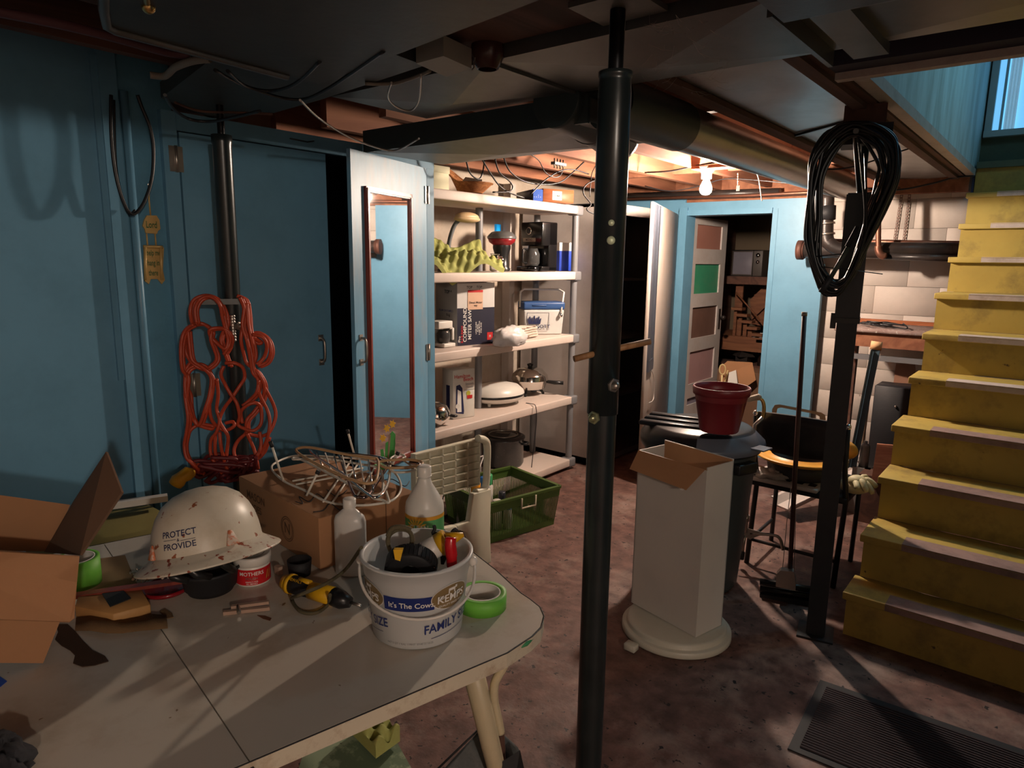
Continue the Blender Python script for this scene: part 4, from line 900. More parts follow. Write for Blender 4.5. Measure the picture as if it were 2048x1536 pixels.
# quad cane
g = PV((-1.16, 3.30, 0))
t = thing('quad_cane', 'aluminium four-footed walking cane with a beige grip beside the bin', 'cane', (-1.19, 3.5, 0))
alu = mat('aluminium', (.55, .50, .47), .35, .8)
part('shaft', MB().tube([g(1491, 1065), g(1497, 950), g(1510, 850), g(1526, 835)], .011, 10), alu, t, True)
part('neck', MB().tube(cr([g(1526, 838), g(1528, 815), g(1524, 800), g(1512, 794)], 5), .009, 10), brass, t, True)
part('grip', MB().tube([g(1492, 797), g(1500, 798), g(1508, 796), g(1517, 794), g(1521, 797)], [.017, .014, .015, .017, .012], 12), mat('beige_grip', (.50, .40, .30), .7), t, True)
hz = MB()
for k in range(9): hz.ell(g(1494.5+k*.7, 1020-k*12, .011), (.0035, .0035, .0035), 8, 5)
part('adjusting_holes', hz, ink, t, True, kind='stuff')
part('collar', MB().tube([g(1492, 1042), g(1493, 1030)], .016, 10), steel, t, True)
part('base_plate', MB().sheet([g(1470, 1062), g(1500, 1078), g(1530, 1066), g(1495, 1056)], .006), steel, t, True)
part('leg', MB().tube(cr([g(1500, 1067), g(1545, 1070), g(1560, 1078), g(1566, 1100)], 5), .008, 8), steel, t, True)
part('leg', MB().tube([g(1490, 1070), g(1487, 1085), g(1484, 1112)], .009, 8), steel, t, True); part('rubber_tip', MB().tube([g(1485, 1103), g(1483, 1118)], .013, 8), black_ru, t, True)
# ============================================================ CHAIR AND WHAT LIES ON IT
x0, x1, y0, y1 = -1.145, -.73, 3.39, 3.77
t = thing('kitchen_chair', 'black metal-legged chair with a wide dark back, loaded with odds and ends', 'chair', ((x0+x1)/2, (y0+y1)/2, 0))
bm_ = mat('black_frame', (.015, .015, .017), .4)
for (x, y, dy) in ((x0, y0, 1), (x1+.01, y0, 1)): part('leg', MB().tube([(x, y, 0), (x+.01, y+.03, .44), (x, y-.01, .60), (x, y-.04, .82)], .013, 10), bm_, t, True); part('post_cap', MB().ell((x, y-.04, .812), .016), chrome, t, True)
for x in (x0, x1): part('leg', MB().tube([(x, y1, 0), (x+.01, y1-.02, .43)], .012, 10), bm_, t, True)
part('stretcher', MB().tube([(x0+.005, y0+.01, .13), (x1+.005, y0+.01, .13)], .009, 8), bm_, t, True); part('stretcher', MB().tube([(x0+.005, y0+.01, .13), (x0, y1, .13)], .009, 8), bm_, t, True)
b = MB()
def bkf(u, v): return (x0-.0+(x1-x0+.01)*u, y0-.05-.03*sin(u*pi)+.012, .645+.175*v+.012*sin(pi*u)*(v-.5)*2)
b.grid(bkf, 16, 4); n1 = len(b.v); b.grid(lambda u, v: (bkf(u, v)[0], bkf(u, v)[1]+.018, bkf(u, v)[2]), 16, 4)
for u0, u1, s_ in ((0, 16, 0), (0, 16, 4)):
    for i in range(16): a = s_*17+i; b.f.append([a, a+1, a+1+n1, a+n1]); b.sm.append(False); b.mi.append(0)
part('backrest', b, mat('worn_black_vinyl', (.018, .016, .016), .45, dirt=(.06, .05, .05), damt=.5), t, True)
part('seat', MB().box(x0-.01, x1+.03, y0, y1+.06, .425, .455).bevelled(.01, 2), black_ru, t, True)
t = thing('egg_tray', 'white moulded tray with holes lying on the chair seat', 'tray', ((x0+x1)/2, (y0+y1)/2, .456))
part('tray', MB().box(x0-.015, x1-.10, y0-.02, y0+.22, .456, .476).bevelled(.004, 1), white_en, t, True)
hb = MB()
for i in range(5): hb.box(x0+.02+i*.06, x0+.055+i*.06, y0+.02, y0+.07, .4755, .4765)
part('hollows', hb, ink, t, True, kind='stuff')
pc0 = Vector((-.97, 3.56, .478))
t = thing('basin', 'round grey bucket with a wide mustard yellow rim standing on the chair', 'bucket', pc0)
part('bucket', MB().lathe([(0, .0), (.14, 0), (.155, .02), (.165, .085), (.16, .085), (.14, .02)], 36), mat('dim_grey_plastic', (.05, .045, .045), .5), t)
yl = mat('mustard_plastic', (.62, .30, .035), .4)
part('rim', MB().lathe([(.15, .10), (.16, .085), (.195, .085), (.222, .10), (.212, .107), (.185, .10), (.16, .10), (.145, .11)], 44), yl, t)
part('scoop', MB().ell((.17, .12, .14), (.07, .03, .05), 20, 12), yl, t)
B = Bx2(Vector((x0+.05, y0+.04, .478)), .07, .06, radians(-25), .04)
t = boxthing('small_carton', 'small printed white carton beside the mustard yellow rim', 'carton', B, paper); txt(t, '|||| ||', .025, B.RF(.5, .5), navy)
crumple('rag', 'crumpled pale rag at the left of the chair seat', 'rag', (x0+.06, y0+.03, .476), (.09, .05, .03), white_en, 8, .5)
gc = Vector((-.70, 3.50, .457))
t = thing('rubber_gloves', 'pale yellow rubber gloves heaped on the right of the chair', 'gloves', gc)
glm = mat('pale_latex', (.55, .50, .30), .55, bump=.2)
cr_ = [( -.05, 0, .03), (0, .01, .05), (.05, .0, .045), (.09, -.02, .03)]
part('palm', MB().ell((0, 0, .035), (.07, .05, .035), 20, 12).ell((.02, -.02, .07), (.045, .035, .03), 16, 10), glm, t)
for k in range(6):
    a = -1.2+.42*k; part('finger', MB().tube(cr([(.03*cos(a), .03*sin(a), .06), (.06*cos(a), .06*sin(a), .07+.01*(k % 2)), (.10*cos(a), .09*sin(a), .05-.012*(k % 3))], 4), [.014]*8+[.009], 8), glm, t)
# tote board behind the chair
g = PV((-1.06, 3.80, 0))
q0, q1 = g(1543, 835), g(1655, 850)
t = thing('plastic_board', 'grey-beige plastic board with a rounded handle slot standing behind the chair', 'board', (-1.06, 3.8, .457))
mbd = mat('greige_plastic', (.36, .31, .27), .5)
def ring(poly_o, poly_i, th):
    b = MB(); n = len(poly_o); d = (g(1600, 830, .03)-g(1600, 830)); 
    o1 = [p for p in poly_o]; i1 = [p for p in poly_i]; o2 = [p+d for p in o1]; i2 = [p+d for p in i1]
    b.add(o1+i1+o2+i2, [(k, (k+1) % n, n+(k+1) % n, n+k) for k in range(n)]+[(2*n+k, 3*n+k, 3*n+(k+1) % n, 2*n+(k+1) % n) for k in range(n)]+[(k, 2*n+k, 2*n+(k+1) % n, (k+1) % n) for k in range(n)]+[(n+k, n+(k+1) % n, 3*n+(k+1) % n, 3*n+k) for k in range(n)]); return b
po = [(1541, 850), (1545, 818), (1550, 810), (1560, 809), (1642, 825), (1650, 830), (1652, 845), (1651, 862)]
pi_ = [(1553, 838), (1553, 826), (1555, 817), (1562, 815), (1630, 828), (1639, 833), (1639, 843), (1630, 850)]
part('handle_frame', ring([g(*p) for p in po], [g(*p) for p in pi_], .03), mbd, t, True)
lowz = [g(1541, 850), g(1553, 838), g(1630, 850), g(1651, 862)]
bt = [Vector((p.x, p.y, .457)) for p in (lowz[3], lowz[0])]
part('panel', MB().sheet([lowz[0], lowz[1], lowz[2], lowz[3], bt[0], bt[1]], .02), mbd, t, True)
# sponge mop
g = PV((-.83, 3.12, 0))
t = thing('roller_mop', 'sponge mop with a long brown handle and black rollers leaning by the square post', 'mop', g(1585, 1195))
part('handle', MB().tube([g(1580, 1140), g(1590, 950), g(1609, 626)], .0105, 10), mat('brown_handle', (.07, .03, .025), .45), t, True)
part('handle_end', MB().tube([g(1608.5, 632), g(1609, 624)], .012, 10), steel, t, True)
part('pull_wire', MB().tube([g(1565, 1140), g(1574, 1040), g(1582, 975)], .0018, 6), steel, t, True); part('pull_wire', MB().tube([g(1588, 1140), g(1591, 1040), g(1590, 975)], .0018, 6), steel, t, True)
part('bracket', MB().prism([g(1553, 1166), g(1554, 1142), g(1562, 1134), g(1588, 1137), g(1592, 1150), g(1592, 1174)], (.01, -.04, 0)), steel, t, True)
for dy in (0, 14): part('roller', MB().tube([g(1520, 1163+dy), g(1630, 1180+dy)], .016, 12), black_pl, t, True)
part('sponge', MB().beam(g(1520, 1190), g(1626, 1205), .05, .03), black_ru, t, True)
# ============================================================ UNDER THE STAIRS
a = P(1668, 655, 1, 4.8); zt = a.z
t = thing('old_bench', 'rusty speckled old bench top with wooden rails against the white wall', 'bench', (-.85, 5.1, 0))
part('top', MB().box(a.x, -.40, 4.8, 5.38, zt-.02, zt+.005).bevelled(.006, 1), mat('rusty_speckle', (.24, .17, .15), .7, dirt=(.10, .04, .03), damt=.7, dscale=14, specks=(.45, .42, .38), sscale=60, sthr=.62), t, True)
part('front_rail', MB().box(a.x+.03, -.42, 4.82, 4.85, zt-.11, zt-.02), joist_m, t, True)
part('back_rail', MB().box(a.x, -.4, 5.36, 5.40, zt, zt+.03), orange_w, t, True)
part('lower_rail', MB().box(a.x+.12, -.42, 4.86, 4.88, zt-.2, zt-.165), mat('grey_rail', (.16, .16, .17), .5), t, True)
for x in (a.x+.07, -.47): part('leg', MB().box(x, x+.05, 4.95, 5.0, 0, zt-.02), joist_d, t, True)
b = MB(); rr = random.Random(3)
pts = [Vector((a.x+.10+.34*rr.random(), 4.86+.22*rr.random(), zt+.012+.03*rr.random())) for _ in range(16)]
solo('flex_cord', b.tube(cr(pts, 5), .005, 6), cable_m, 'tangled thin dark cord lying on the rusty bench top', 'cord')
g = PV((-.98, 4.55, 0))
t = thing('blue_rail', 'blue-grey metal rail leaning against the bench by the square post', 'rail', g(1706, 915))
part('channel', MB().beam(g(1704, 935), g(1752, 700), .045, .014, (0, 1, 0)), mat('dusty_blue_steel', (.06, .10, .13), .5, .2), t, True)
part('lip', MB().beam(g(1697, 935, .02), g(1744, 700, .02), .010, .02, (0, 1, 0)), black_steel, t, True)
g = PV((-.93, 4.62, 0))
t = thing('paint_roller', 'beige foam paint roller on a wooden pole under the bench', 'roller', g(1725, 930))
part('pole', MB().tube([g(1722, 930), g(1728, 860), g(1748, 705)], .012, 10), wood('pole_wood', (.28, .18, .12), (.4, .28, .2), (20, 20, 2)), t, True)
part('sleeve', MB().tube([g(1741, 690, .05), g(1764, 693, .05)], .026, 16), mat('peach_foam', (.62, .36, .18), .8), t, True)
c_ = g(1735, 855, .03); solo('spray_can', MB().lathe([(0, 0), (.028, 0), (.028, .13), (.02, .145), (.012, .15), (.012, .165), (0, .165)], 20, RZ(0, (c_.x, c_.y, .30))).box(c_.x-.05, c_.x+.05, c_.y-.05, c_.y+.05, 0, .30), mat('dull_can', (.25, .24, .23), .5, .4), 'dull grey canister on a block behind the leaning blue rail', 'can')
a = P(1750, 770, 1, 4.75); c = P(1850, 765, 1, 4.75)
t = thing('black_cabinet', 'flat black metal cabinet standing under the bench', 'cabinet', ((a.x+c.x)/2, 4.9, 0))
part('body', MB().box(a.x, c.x, 4.75, 4.95, .0, a.z).bevelled(.004, 1), mat('matt_black_metal', (.010, .010, .013), .5), t, True); part('knob', MB().ell((a.x+.13, 4.745, a.z-.12), .008), chrome, t, True)
g = PV((-.66, 4.95, 0))
solo('leather_piece', MB().sheet([g(1787, 765), g(1792, 728), g(1830, 724), g(1832, 768)], .06), mat('brown_board', (.33, .17, .11), .6), 'pinkish brown board piece standing on the black cabinet', 'board')
g = PV((-.80, 4.40, 0))
t = thing('wood_grain_board', 'reddish wood-grain board leaning behind the bottom stairs', 'board', (-.72, 4.4, 0))
part('panel', MB().sheet([g(1742, 965), g(1754, 888), g(1800, 892), g(1800, 970)], .02), wood('red_grain', (.22, .08, .05), (.36, .16, .1), (2, 2, 22), .5), t, True)
part('foot_block', MB().box(-.86, -.62, 4.42, 4.6, 0, .3), joist_d, t, True)
t = thing('white_trough', 'long white plastic trough lying slanted on the floor behind the chair', 'trough', (-1.0, 4.3, 0))
A = P(1566, 1018, 2, .05); Bq = P(1800, 905, 2, .30); e = (Bq-A).normalized(); s_ = Vector((e.y, -e.x, 0)).normalized(); u_ = s_.cross(e)*-1
if u_.z < 0: u_ = -u_
L_ = (Bq-A).length; b = MB()
pr = [(-.09, .05), (-.075, .045), (-.05, 0), (.05, 0), (.075, .045), (.09, .05), (.09, .058), (.07, .055), (.045, .012), (-.045, .012), (-.07, .055), (-.09, .058)]
b.hexa([A+s_*x+u_*y for x, y in pr], [Bq+s_*x+u_*y for x, y in pr])
part('body', b, mat('trough_white', (.60, .54, .50), .45), t, True)
part('support', MB().box(-.98, -.72, 4.85, 5.0, 0, .26), joist_d, t, True)
# ============================================================ TABLE
T = .74
lam = mat('white_laminate', (.50, .455, .39), .28, dirt=(.27, .19, .11), damt=.5, dscale=4.5, dlo=.52, dhi=.74, bump=.03, bscale=60, specks=(.16, .09, .04), sscale=30, sthr=.72, var=.05)
corner = [P(*q, 2, T) for q in ((1012, 1305), (1062, 1272), (1080, 1254), (1086, 1232), (1078, 1214), (1058, 1198), (1040, 1186), (990, 1140))]
fdir = (P(1012, 1305, 2, T)-P(560, 1496, 2, T)).normalized()
pA = P(1012, 1305, 2, T)-fdir*1.75
far = Vector((-1.86, 1.52, T)); lside = [P(315, 1066, 2, T), P(180, 1093, 2, T)]
ld = (lside[0]-lside[1]).normalized(); pB = lside[1]-ld*1.1
outl = [pA]+corner+[Vector((-1.70, 1.50, T)), Vector((-1.79, 1.52, T)), Vector((-1.85, 1.44, T))]+lside+[pB]
s1, s2 = P(508, 1536, 2, T), P(330, 1270, 2, T)
t = thing('kitchen_table', 'white laminate kitchen table with a rounded corner, covered in tools and scraps', 'table', (-1.4, .5, 0))
# two leaves: split the outline along the seam line
def side(p): return (s2-s1).cross(p-s1).z
def clip(poly, sg):
    out = []
    for i in range(len(poly)):
        a, b = poly[i], poly[(i+1) % len(poly)]; sa, sb = side(a)*sg, side(b)*sg
        if sa >= 0: out.append(a)
        if sa*sb < 0: out.append(a.lerp(b, sa/(sa-sb)))
    return out
gap = (s2-s1).cross(Vector((0, 0, 1))).normalized()*.0012
for sg in (1, -1):
    pl = [Vector(p) for p in clip(outl, sg)]; cen = sum(pl, Vector())/len(pl); s_ = 1 if (cen-s1).dot(gap) > 0 else -1
    pl = [p+gap*s_*(1 if abs(side(p)) < 1e-4 else 0) for p in pl]
    part('table_leaf', MB().prism([p-Vector((0, 0, .02)) for p in pl], (0, 0, .02)), lam, t, True)
    part('edge_band', MB().add([q for p in pl for q in (p+(p-cen).normalized()*.003+Vector((0, 0, -.001)), p+(p-cen).normalized()*.003+Vector((0, 0, -.034)))],
        [(2*i, 2*i+1, (2*i+3) % (2*len(pl)), (2*i+2) % (2*len(pl))) for i in range(len(pl)) if not (abs(side(pl[i])) < 1e-3 and abs(side(pl[(i+1) % len(pl)])) < 1e-3)]),
        mat('scuffed_edge', (.58, .52, .40), .4, dirt=(.28, .17, .1), damt=.6, dscale=12, dlo=.52, dhi=.68), t, True, recalc=False)
part('dark_line', MB().tube([p+(p-Vector((-1.4, .5, T))).normalized()*.0035+Vector((0, 0, -.001)) for p in outl[:-1]], .0012, 5), ink, t, True)
part('seam_bed', MB().beam(s1-Vector((0, 0, .015)), s2+(s2-s1)*1.2-Vector((0, 0, .015)), .01, .008), ink, t, True)
gp = [P(1042, 1292, 2, T-.012), P(1060, 1280, 2, T-.012)]
part('paint_smear', MB().tube([P(1036, 1297, 2, T-.010), P(1052, 1287, 2, T-.008), P(1066, 1276, 2, T-.010)], [.002, .006, .003], 8), mat('green_smear', (.05, .25, .10), .6), t, True)
crm = mat('cream_enamel', (.58, .50, .33), .4, dirt=(.25, .17, .08), damt=.4, specks=(.12, .07, .04), sscale=40, sthr=.73)
for (a, b) in (((-1.02, 1.08), (-.93, 1.20)), ((-1.70, 1.32), (-1.76, 1.42)), ((-1.15, -.2), (-1.1, -.3)), ((-1.9, .0), (-1.95, -.1))):
    part('leg', MB().tube([(a[0], a[1], T-.03), (a[0]*.5+b[0]*.5, a[1]*.5+b[1]*.5, .36), (b[0], b[1], .02)], [.028, .024, .017], 18), crm, t, True)
part('apron', MB().beam((-1.10, 1.05, .69), (-1.22, .0, .69), .02, .06), crm, t, True)
g = PV((-.93, 1.22, 0))
t = thing('bent_leg', 'second thinner crooked cream leg standing beside the tapered table leg', 'leg', g(1005, 1500))
part('tube', MB().tube(cr([g(1018, 1308), g(1006, 1335), g(990, 1365), g(988, 1400), g(996, 1440), g(1001, 1466)], 5), .0115, 12), crm, t, True)
part('rusty_foot', MB().tube([g(1001, 1464), g(1003, 1500), Vector((g(1003, 1500).x, g(1003, 1500).y, .0))], .010, 10), joist_d, t, True)
# ---- left open carton
C = P(85, 1325, 2, T+.002)
g = PV(C)
t = thing('open_box', 'open brown cardboard box at the left edge with its flaps sticking out', 'carton', (C.x, C.y, T))
ld_ = (g(-200, 1325)-C)
def shp(b, pts, th=.005): return b.sheet(pts, th)
zb = T+.002
part('front_wall', shp(MB(), [g(-190, 1322), g(86, 1324), g(122, 1235), g(158, 1112), g(-190, 1085)]), card, t, True)
part('front_flap', shp(MB(), [g(-190, 1092, .01), g(159, 1113, .01), g(154, 1165, .045), g(150, 1215, .07), g(149, 1236, .075), g(140, 1243, .078), g(-190, 1232, .078)], .006), mat('light_cardboard', (.42, .21, .10), .85, dirt=(.25, .11, .05), damt=.25), t, True)
part('back_wall', shp(MB(), [g(-150, 1100, -.22), g(96, 1103, -.22), g(140, 1010, -.26), g(-150, 970, -.26)]), card, t, True)
part('side_flap', shp(MB(), [g(160, 1110, -.01), g(88, 1104, -.2), g(148, 1000, -.2), g(212, 903, -.14), g(243, 984, -.05)]), card_d, t, True)
part('side_wall', shp(MB(), [g(158, 1112), g(110, 1110, -.22), g(60, 1230, -.22), g(86, 1324)]), card, t, True)
# ---- small things on the left
c = P(158, 1180, 2, T); 
def tape(name_label, c, r, ri, h, mg, wide=40):
    t = thing('masking_tape', name_label, 'tape', c)
    part('tape_ring', MB().lathe([(r, 0), (r, h), (ri+.004, h), (ri+.004, 0), (r, 0)], wide), mg, t)
    part('core', MB().lathe([(ri+.004, 0), (ri+.004, h+.0005), (ri, h+.0005), (ri, 0), (ri+.004, 0)], wide), paper, t)
    return t
gtape = mat('green_tape', (.13, .42, .045), .55, bump=.05)
tape('tall green masking tape roll half hidden by the open cardboard box', c+Vector((-.035, .01, 0)), .052, .038, .07, gtape)
def tp(px, py, z=0): return P(px, py, 2, T+z)
solo('cardboard_piece', MB().sheet([tp(150, 1195, .001), tp(192, 1118, .001), tp(250, 1110, .001), tp(262, 1140, .001), tp(278, 1175, .001)], .004), mat('kraft_piece', (.26, .17, .09), .85), 'flat tan cardboard piece between the green tape and the hard hat', 'cardboard')
b = MB(); q = [tp(150, 1212, .0), tp(295, 1196, .0), tp(303, 1229, .0), tp(160, 1262, .0)]
q = [tp(152, 1234), tp(228, 1250), tp(303, 1230), tp(284, 1196), tp(160, 1206)]
solo('wood_block', b.prism(q, (0, 0, .026)).bevelled(.002, 1), wood('block_wood', (.38, .20, .07), (.5, .28, .1), (3, 12, 12), .6), 'flat light wooden block lying in front of the green tape', 'block')
solo('black_square', MB().sheet([tp(204, 1187, .030), tp(247, 1181, .030), tp(262, 1196, .030), tp(220, 1213, .030)], .002), ink, 'small black square of sandpaper lying on the wooden block', 'sandpaper')
sand = mat('brown_sandpaper', (.17, .10, .045), .95, bump=.4, bscale=300); sand_d = mat('dark_sandpaper', (.055, .028, .016), .95, bump=.4, bscale=300)
tops = [(152, 1236), (180, 1232), (215, 1236), (245, 1240), (280, 1235), (305, 1229), (333, 1231)]; bots = [(150, 1262), (182, 1262), (212, 1267), (245, 1267), (280, 1262), (305, 1260), (336, 1257)]
b = MB(); n = 7
up = [tp(x, y, .004+.008*abs(sin(i*.9))) for i, (x, y) in enumerate(tops)]; dn_ = [tp(x, y, .002+.006*abs(sin(i*.9))) for i, (x, y) in enumerate(bots)]
tk = Vector((0, 0, .0015)); b.add(up+dn_+[p+tk for p in up]+[p+tk for p in dn_], [(i, i+1, n+i+1, n+i) for i in range(n-1)]+[(2*n+i, 3*n+i, 3*n+i+1, 2*n+i+1) for i in range(n-1)]+[(i, 2*n+i, 2*n+i+1, i+1) for i in range(n-1)]+[(n+i, n+i+1, 3*n+i+1, 3*n+i) for i in range(n-1)]+[(0, n, 3*n, 2*n), (n-1, 3*n-1, 4*n-1, 2*n-1)], True)
solo('sandpaper_strip', b, sand, 'long wavy light brown sandpaper strip across the table seam', 'sandpaper')
poly = [(112, 1248), (135, 1248), (150, 1262), (165, 1280), (185, 1300), (210, 1312), (217, 1322), (190, 1330), (165, 1333), (146, 1326), (150, 1310), (140, 1300), (122, 1290), (110, 1278), (116, 1264)]
solo('sandpaper_scrap', MB().sheet([tp(x, y, .002) for x, y in poly], .0015), sand_d, 'torn dark brown sandpaper scrap hanging down in front of the open box', 'sandpaper')
solo('sandpaper_curl', MB().sheet([tp(x, y, .004) for x, y in ((319, 1222), (330, 1217), (344, 1226), (347, 1234), (335, 1236))], .002), sand, 'tiny curled brown sandpaper bit at the end of the wavy strip', 'sandpaper')
solo('brown_chip', MB().sheet([tp(x, y, .001) for x, y in ((514, 1230), (530, 1231), (543, 1236), (540, 1241), (526, 1237))], .0015), mat('brown_chip_m', (.15, .05, .02), .7), 'tiny brown chip in front of the clothespin', 'chip')
t = thing('clothespin', 'wooden clothespin lying in front of the red polish tub', 'clothespin', tp(492, 1218))
cw = wood('pin_wood', (.34, .22, .16), (.45, .31, .23), (3, 3, 3), .7)
part('prong', MB().beam(tp(447, 1226, .004), tp(540, 1216, .006), .009, .008), cw, t, True); part('prong', MB().beam(tp(463, 1214, .010), tp(538, 1204, .016), .009, .007), cw, t, True)
part('spring', MB().tube([tp(476, 1212, .012), tp(478, 1226, .008)], .0045, 8), steel, t, True)
solo('paper_scrap', MB().sheet([tp(-10, 1346, .001), tp(14, 1362, .001), tp(-10, 1382, .001)], .001), mat('blue_paper', (.02, .08, .45), .6), 'blue and white paper corner at the left edge of the table', 'paper')
crumple('dark_rag', 'dark fuzzy rag at the lower left corner of the table', 'rag', tp(8, 1545), (.06, .035, .03), mat('dark_cloth', (.03, .03, .035), .95, bump=.6), 4, .6)
# sticks, screws, red lid, black bowl
solo('wood_strip', MB().beam(tp(120, 1196, .022), tp(385, 1158, .035), .022, .008), mahog, 'long reddish wooden strip running under the hard hat', 'strip')
c = tp(333, 1180); solo('red_lid', MB().lathe([(0, .001), (.052, .001), (.056, .008), (.052, .012), (.045, .006), (0, .006)], 40, Matrix.Translation(c)), mat('glossy_red', (.22, .01, .015), .2), 'round glossy red plastic lid under the hard hat', 'dish')
b = MB(); rr = random.Random(11)
for k in range(46):
    c = tp(rr.uniform(268, 345), rr.uniform(1140, 1160), .004+.02*rr.random()); d = Vector((rr.uniform(-1, 1), rr.uniform(-1, 1), rr.uniform(-.4, .5))).normalized()*.011
    b.tube([c-d, c+d], .0018, 5); b.tube([c+d*.95, c+d*1.1], .0038, 6)
solo('screw_heap', b, steel, 'heap of small silver screws under the left brim of the hard hat', 'screws', kind='stuff')
c = tp(422, 1178)
t = thing('black_bowl', 'black rubber bowl under the white hard hat', 'bowl', c)
part('bowl', MB().lathe([(0, 0), (.052, 0), (.055, .008), (.06, .012), (.066, .05), (.072, .056), (.070, .062), (.062, .055), (.055, .015), (0, .01)], 44), black_ru, t)
c = tp(507, 1160)
t = thing('polish_tub', 'small round tub of metal polish with a white lid and red label', 'tub', c)
part('tub', MB().lathe([(0, 0), (.040, 0), (.042, .004), (.042, .05), (.040, .052)], 44), white_pl, t)
part('lid', MB().lathe([(.0405, .05), (.045, .052), (.0455, .072), (.043, .076), (.040, .074), (0, .074)], 44), white_pl, t)
a0 = atan2(-c.y, -c.x)
redl = mat('red_label', (.50, .015, .02), .35, bump=0)
part('red_label', MB().lathe([(.0426, .006), (.0426, .046)], 44, a0=a0-1.5, a1=a0+1.5), redl, t)
def cyl(c, r, a0, zc, off=0): return lambda u, v: Vector((c.x+(r)*cos(a0+off+u/r), c.y+(r)*sin(a0+off+u/r), c.z+zc+v))
txt(t, 'MOTHERS', .0135, cyl(c, .0432, a0, .035, -.1), white_ink, bis=.004); txt(t, 'POLISH', .009, cyl(c, .0432, a0, .023, -.1), steel, bis=.004); txt(t, 'PERFECT FOR\nALL METALS', .005, cyl(c, .0432, a0, .012, -.1), white_ink, bis=.004)
txt(t, '//', .03, cyl(c, .0432, a0, .025, .95), mat('gold_print', (.5, .3, .05), .4), bis=.004)
tb = MB()
for r_ in (.030, .020): tb.lathe([(r_, .0745), (r_-.0015, .0745)], 36)
part('lid_rings', tb, ink, t); txt(t, 'MAG', .014, lambda u, v: Vector((c.x+rt.x*u-tow.x*v, c.y+rt.y*u-tow.y*v, c.z+.0748)), ink)
# hard hat
hc_ = P(420, 1104, 2, .862); Rr = Vector((.775, .632, 0)).normalized(); Tc = Vector((.62, -.764, 0)).normalized()
rl = radians(11.5); tl = radians(12)
up = (Vector((0, 0, 1)) - Rr*math.tan(rl) - Tc*math.tan(tl)).normalized(); xx = (Rr-up*Rr.dot(up)).normalized(); yy = up.cross(xx)
HM = Matrix(((xx.x, yy.x, up.x, hc_.x), (xx.y, yy.y, up.y, hc_.y), (xx.z, yy.z, up.z, hc_.z), (0, 0, 0, 1)))
t = thing('hard_hat', 'scratched white full-brim hard hat with the words PROTECT & PROVIDE', 'hard hat', tp(420, 1165))
hatm = mat('hat_white', (.60, .55, .45), .38, dirt=(.36, .26, .14), damt=.35, dscale=9, dlo=.5, dhi=.7, specks=(.28, .09, .04), sscale=42, sthr=.655, bump=.05, var=.05)
pr = [(.118, .018), (.117, .030), (.115, .05), (.110, .075), (.100, .10), (.083, .125), (.058, .143), (.030, .152), (0, .155)]
def hr(z):
    for (r0, z0), (r1, z1) in zip(pr, pr[1:]):
        if z0 <= z <= z1: return r0+(r1-r0)*(z-z0)/(z1-z0)
    return pr[0][0]
part('shell', MB().lathe(pr, 56, HM, sx=1.0, sy=1.12), hatm, t, True)
part('brim', MB().lathe([(.118, .018), (.124, .012), (.140, .002), (.156, -.008), (.158, -.011), (.156, -.013), (.14, -.004), (.118, .010)], 56, HM, sx=1.0, sy=1.08), mat('hat_brim_white', (.60, .55, .45), .38, dirt=(.35, .14, .06), damt=.5, dscale=22, dlo=.55, dhi=.66, specks=(.26, .06, .03), sscale=55, sthr=.61, bump=.05, var=.05), t, True)
def hs(off=0): return lambda u, v: HM @ Vector(((hr(v)+.0012)*sin(off+u/.115), -(hr(v)+.0012)*1.12*cos(off+u/.115), v))
for s_, ln in ((.068, 'PROTECT'), (.042, 'PROVIDE')): txt(t, ln, .0185, lambda u, v, s_=s_: hs(-.03)(u, s_+v), navy, bis=.006, squash=.98)
txt(t, '&', .009, lambda u, v: hs(-.03)(u, .055+v), navy)
part('rule', MB().add([hs(-.03)(u, v) for u, v in ((-.036, .0565), (-.005, .0565), (-.005, .0575), (-.036, .0575), (.005, .0525), (.036, .0525), (.036, .0535), (.005, .0535))], [(0, 1, 2, 3), (4, 5, 6, 7)]), navy, t, True)
for off, in ((-.72,), (.88,)):
    f_ = hs(off); q = [f_(u, v) for u, v in ((-.014, .018), (.014, .018), (.006, .05), (-.004, .052))]
    n_ = (q[1]-q[0]).cross(q[3]-q[0]).normalized()
    if n_.dot(Tc) < 0: n_ = -n_
    part('lug', MB().hexa(q, [q[0]+n_*.009, q[1]+n_*.009, q[2]+n_*.003, q[3]+n_*.003]).bevelled(.0015, 1), mat('scraped_orange', (.55, .45, .36), .5, dirt=(.55, .12, .03), damt=.9, dscale=50, dlo=.45, dhi=.55), t, True)
for k in range(3):
    a = -.9+.7*k; part('harness_strap', MB().tube([HM @ Vector((.10*sin(a), -.10*cos(a), .0)), HM @ Vector((.09*sin(a+.3), -.10*cos(a+.3), -.03)), HM @ Vector((.075*sin(a+.5), -.07*cos(a+.5), -.045))], .009, 8), black_pl, t, True)
part('headband', MB().lathe([(.085, -.02), (.088, -.02), (.088, .0), (.085, .0)], 36, HM), black_pl, t, True)
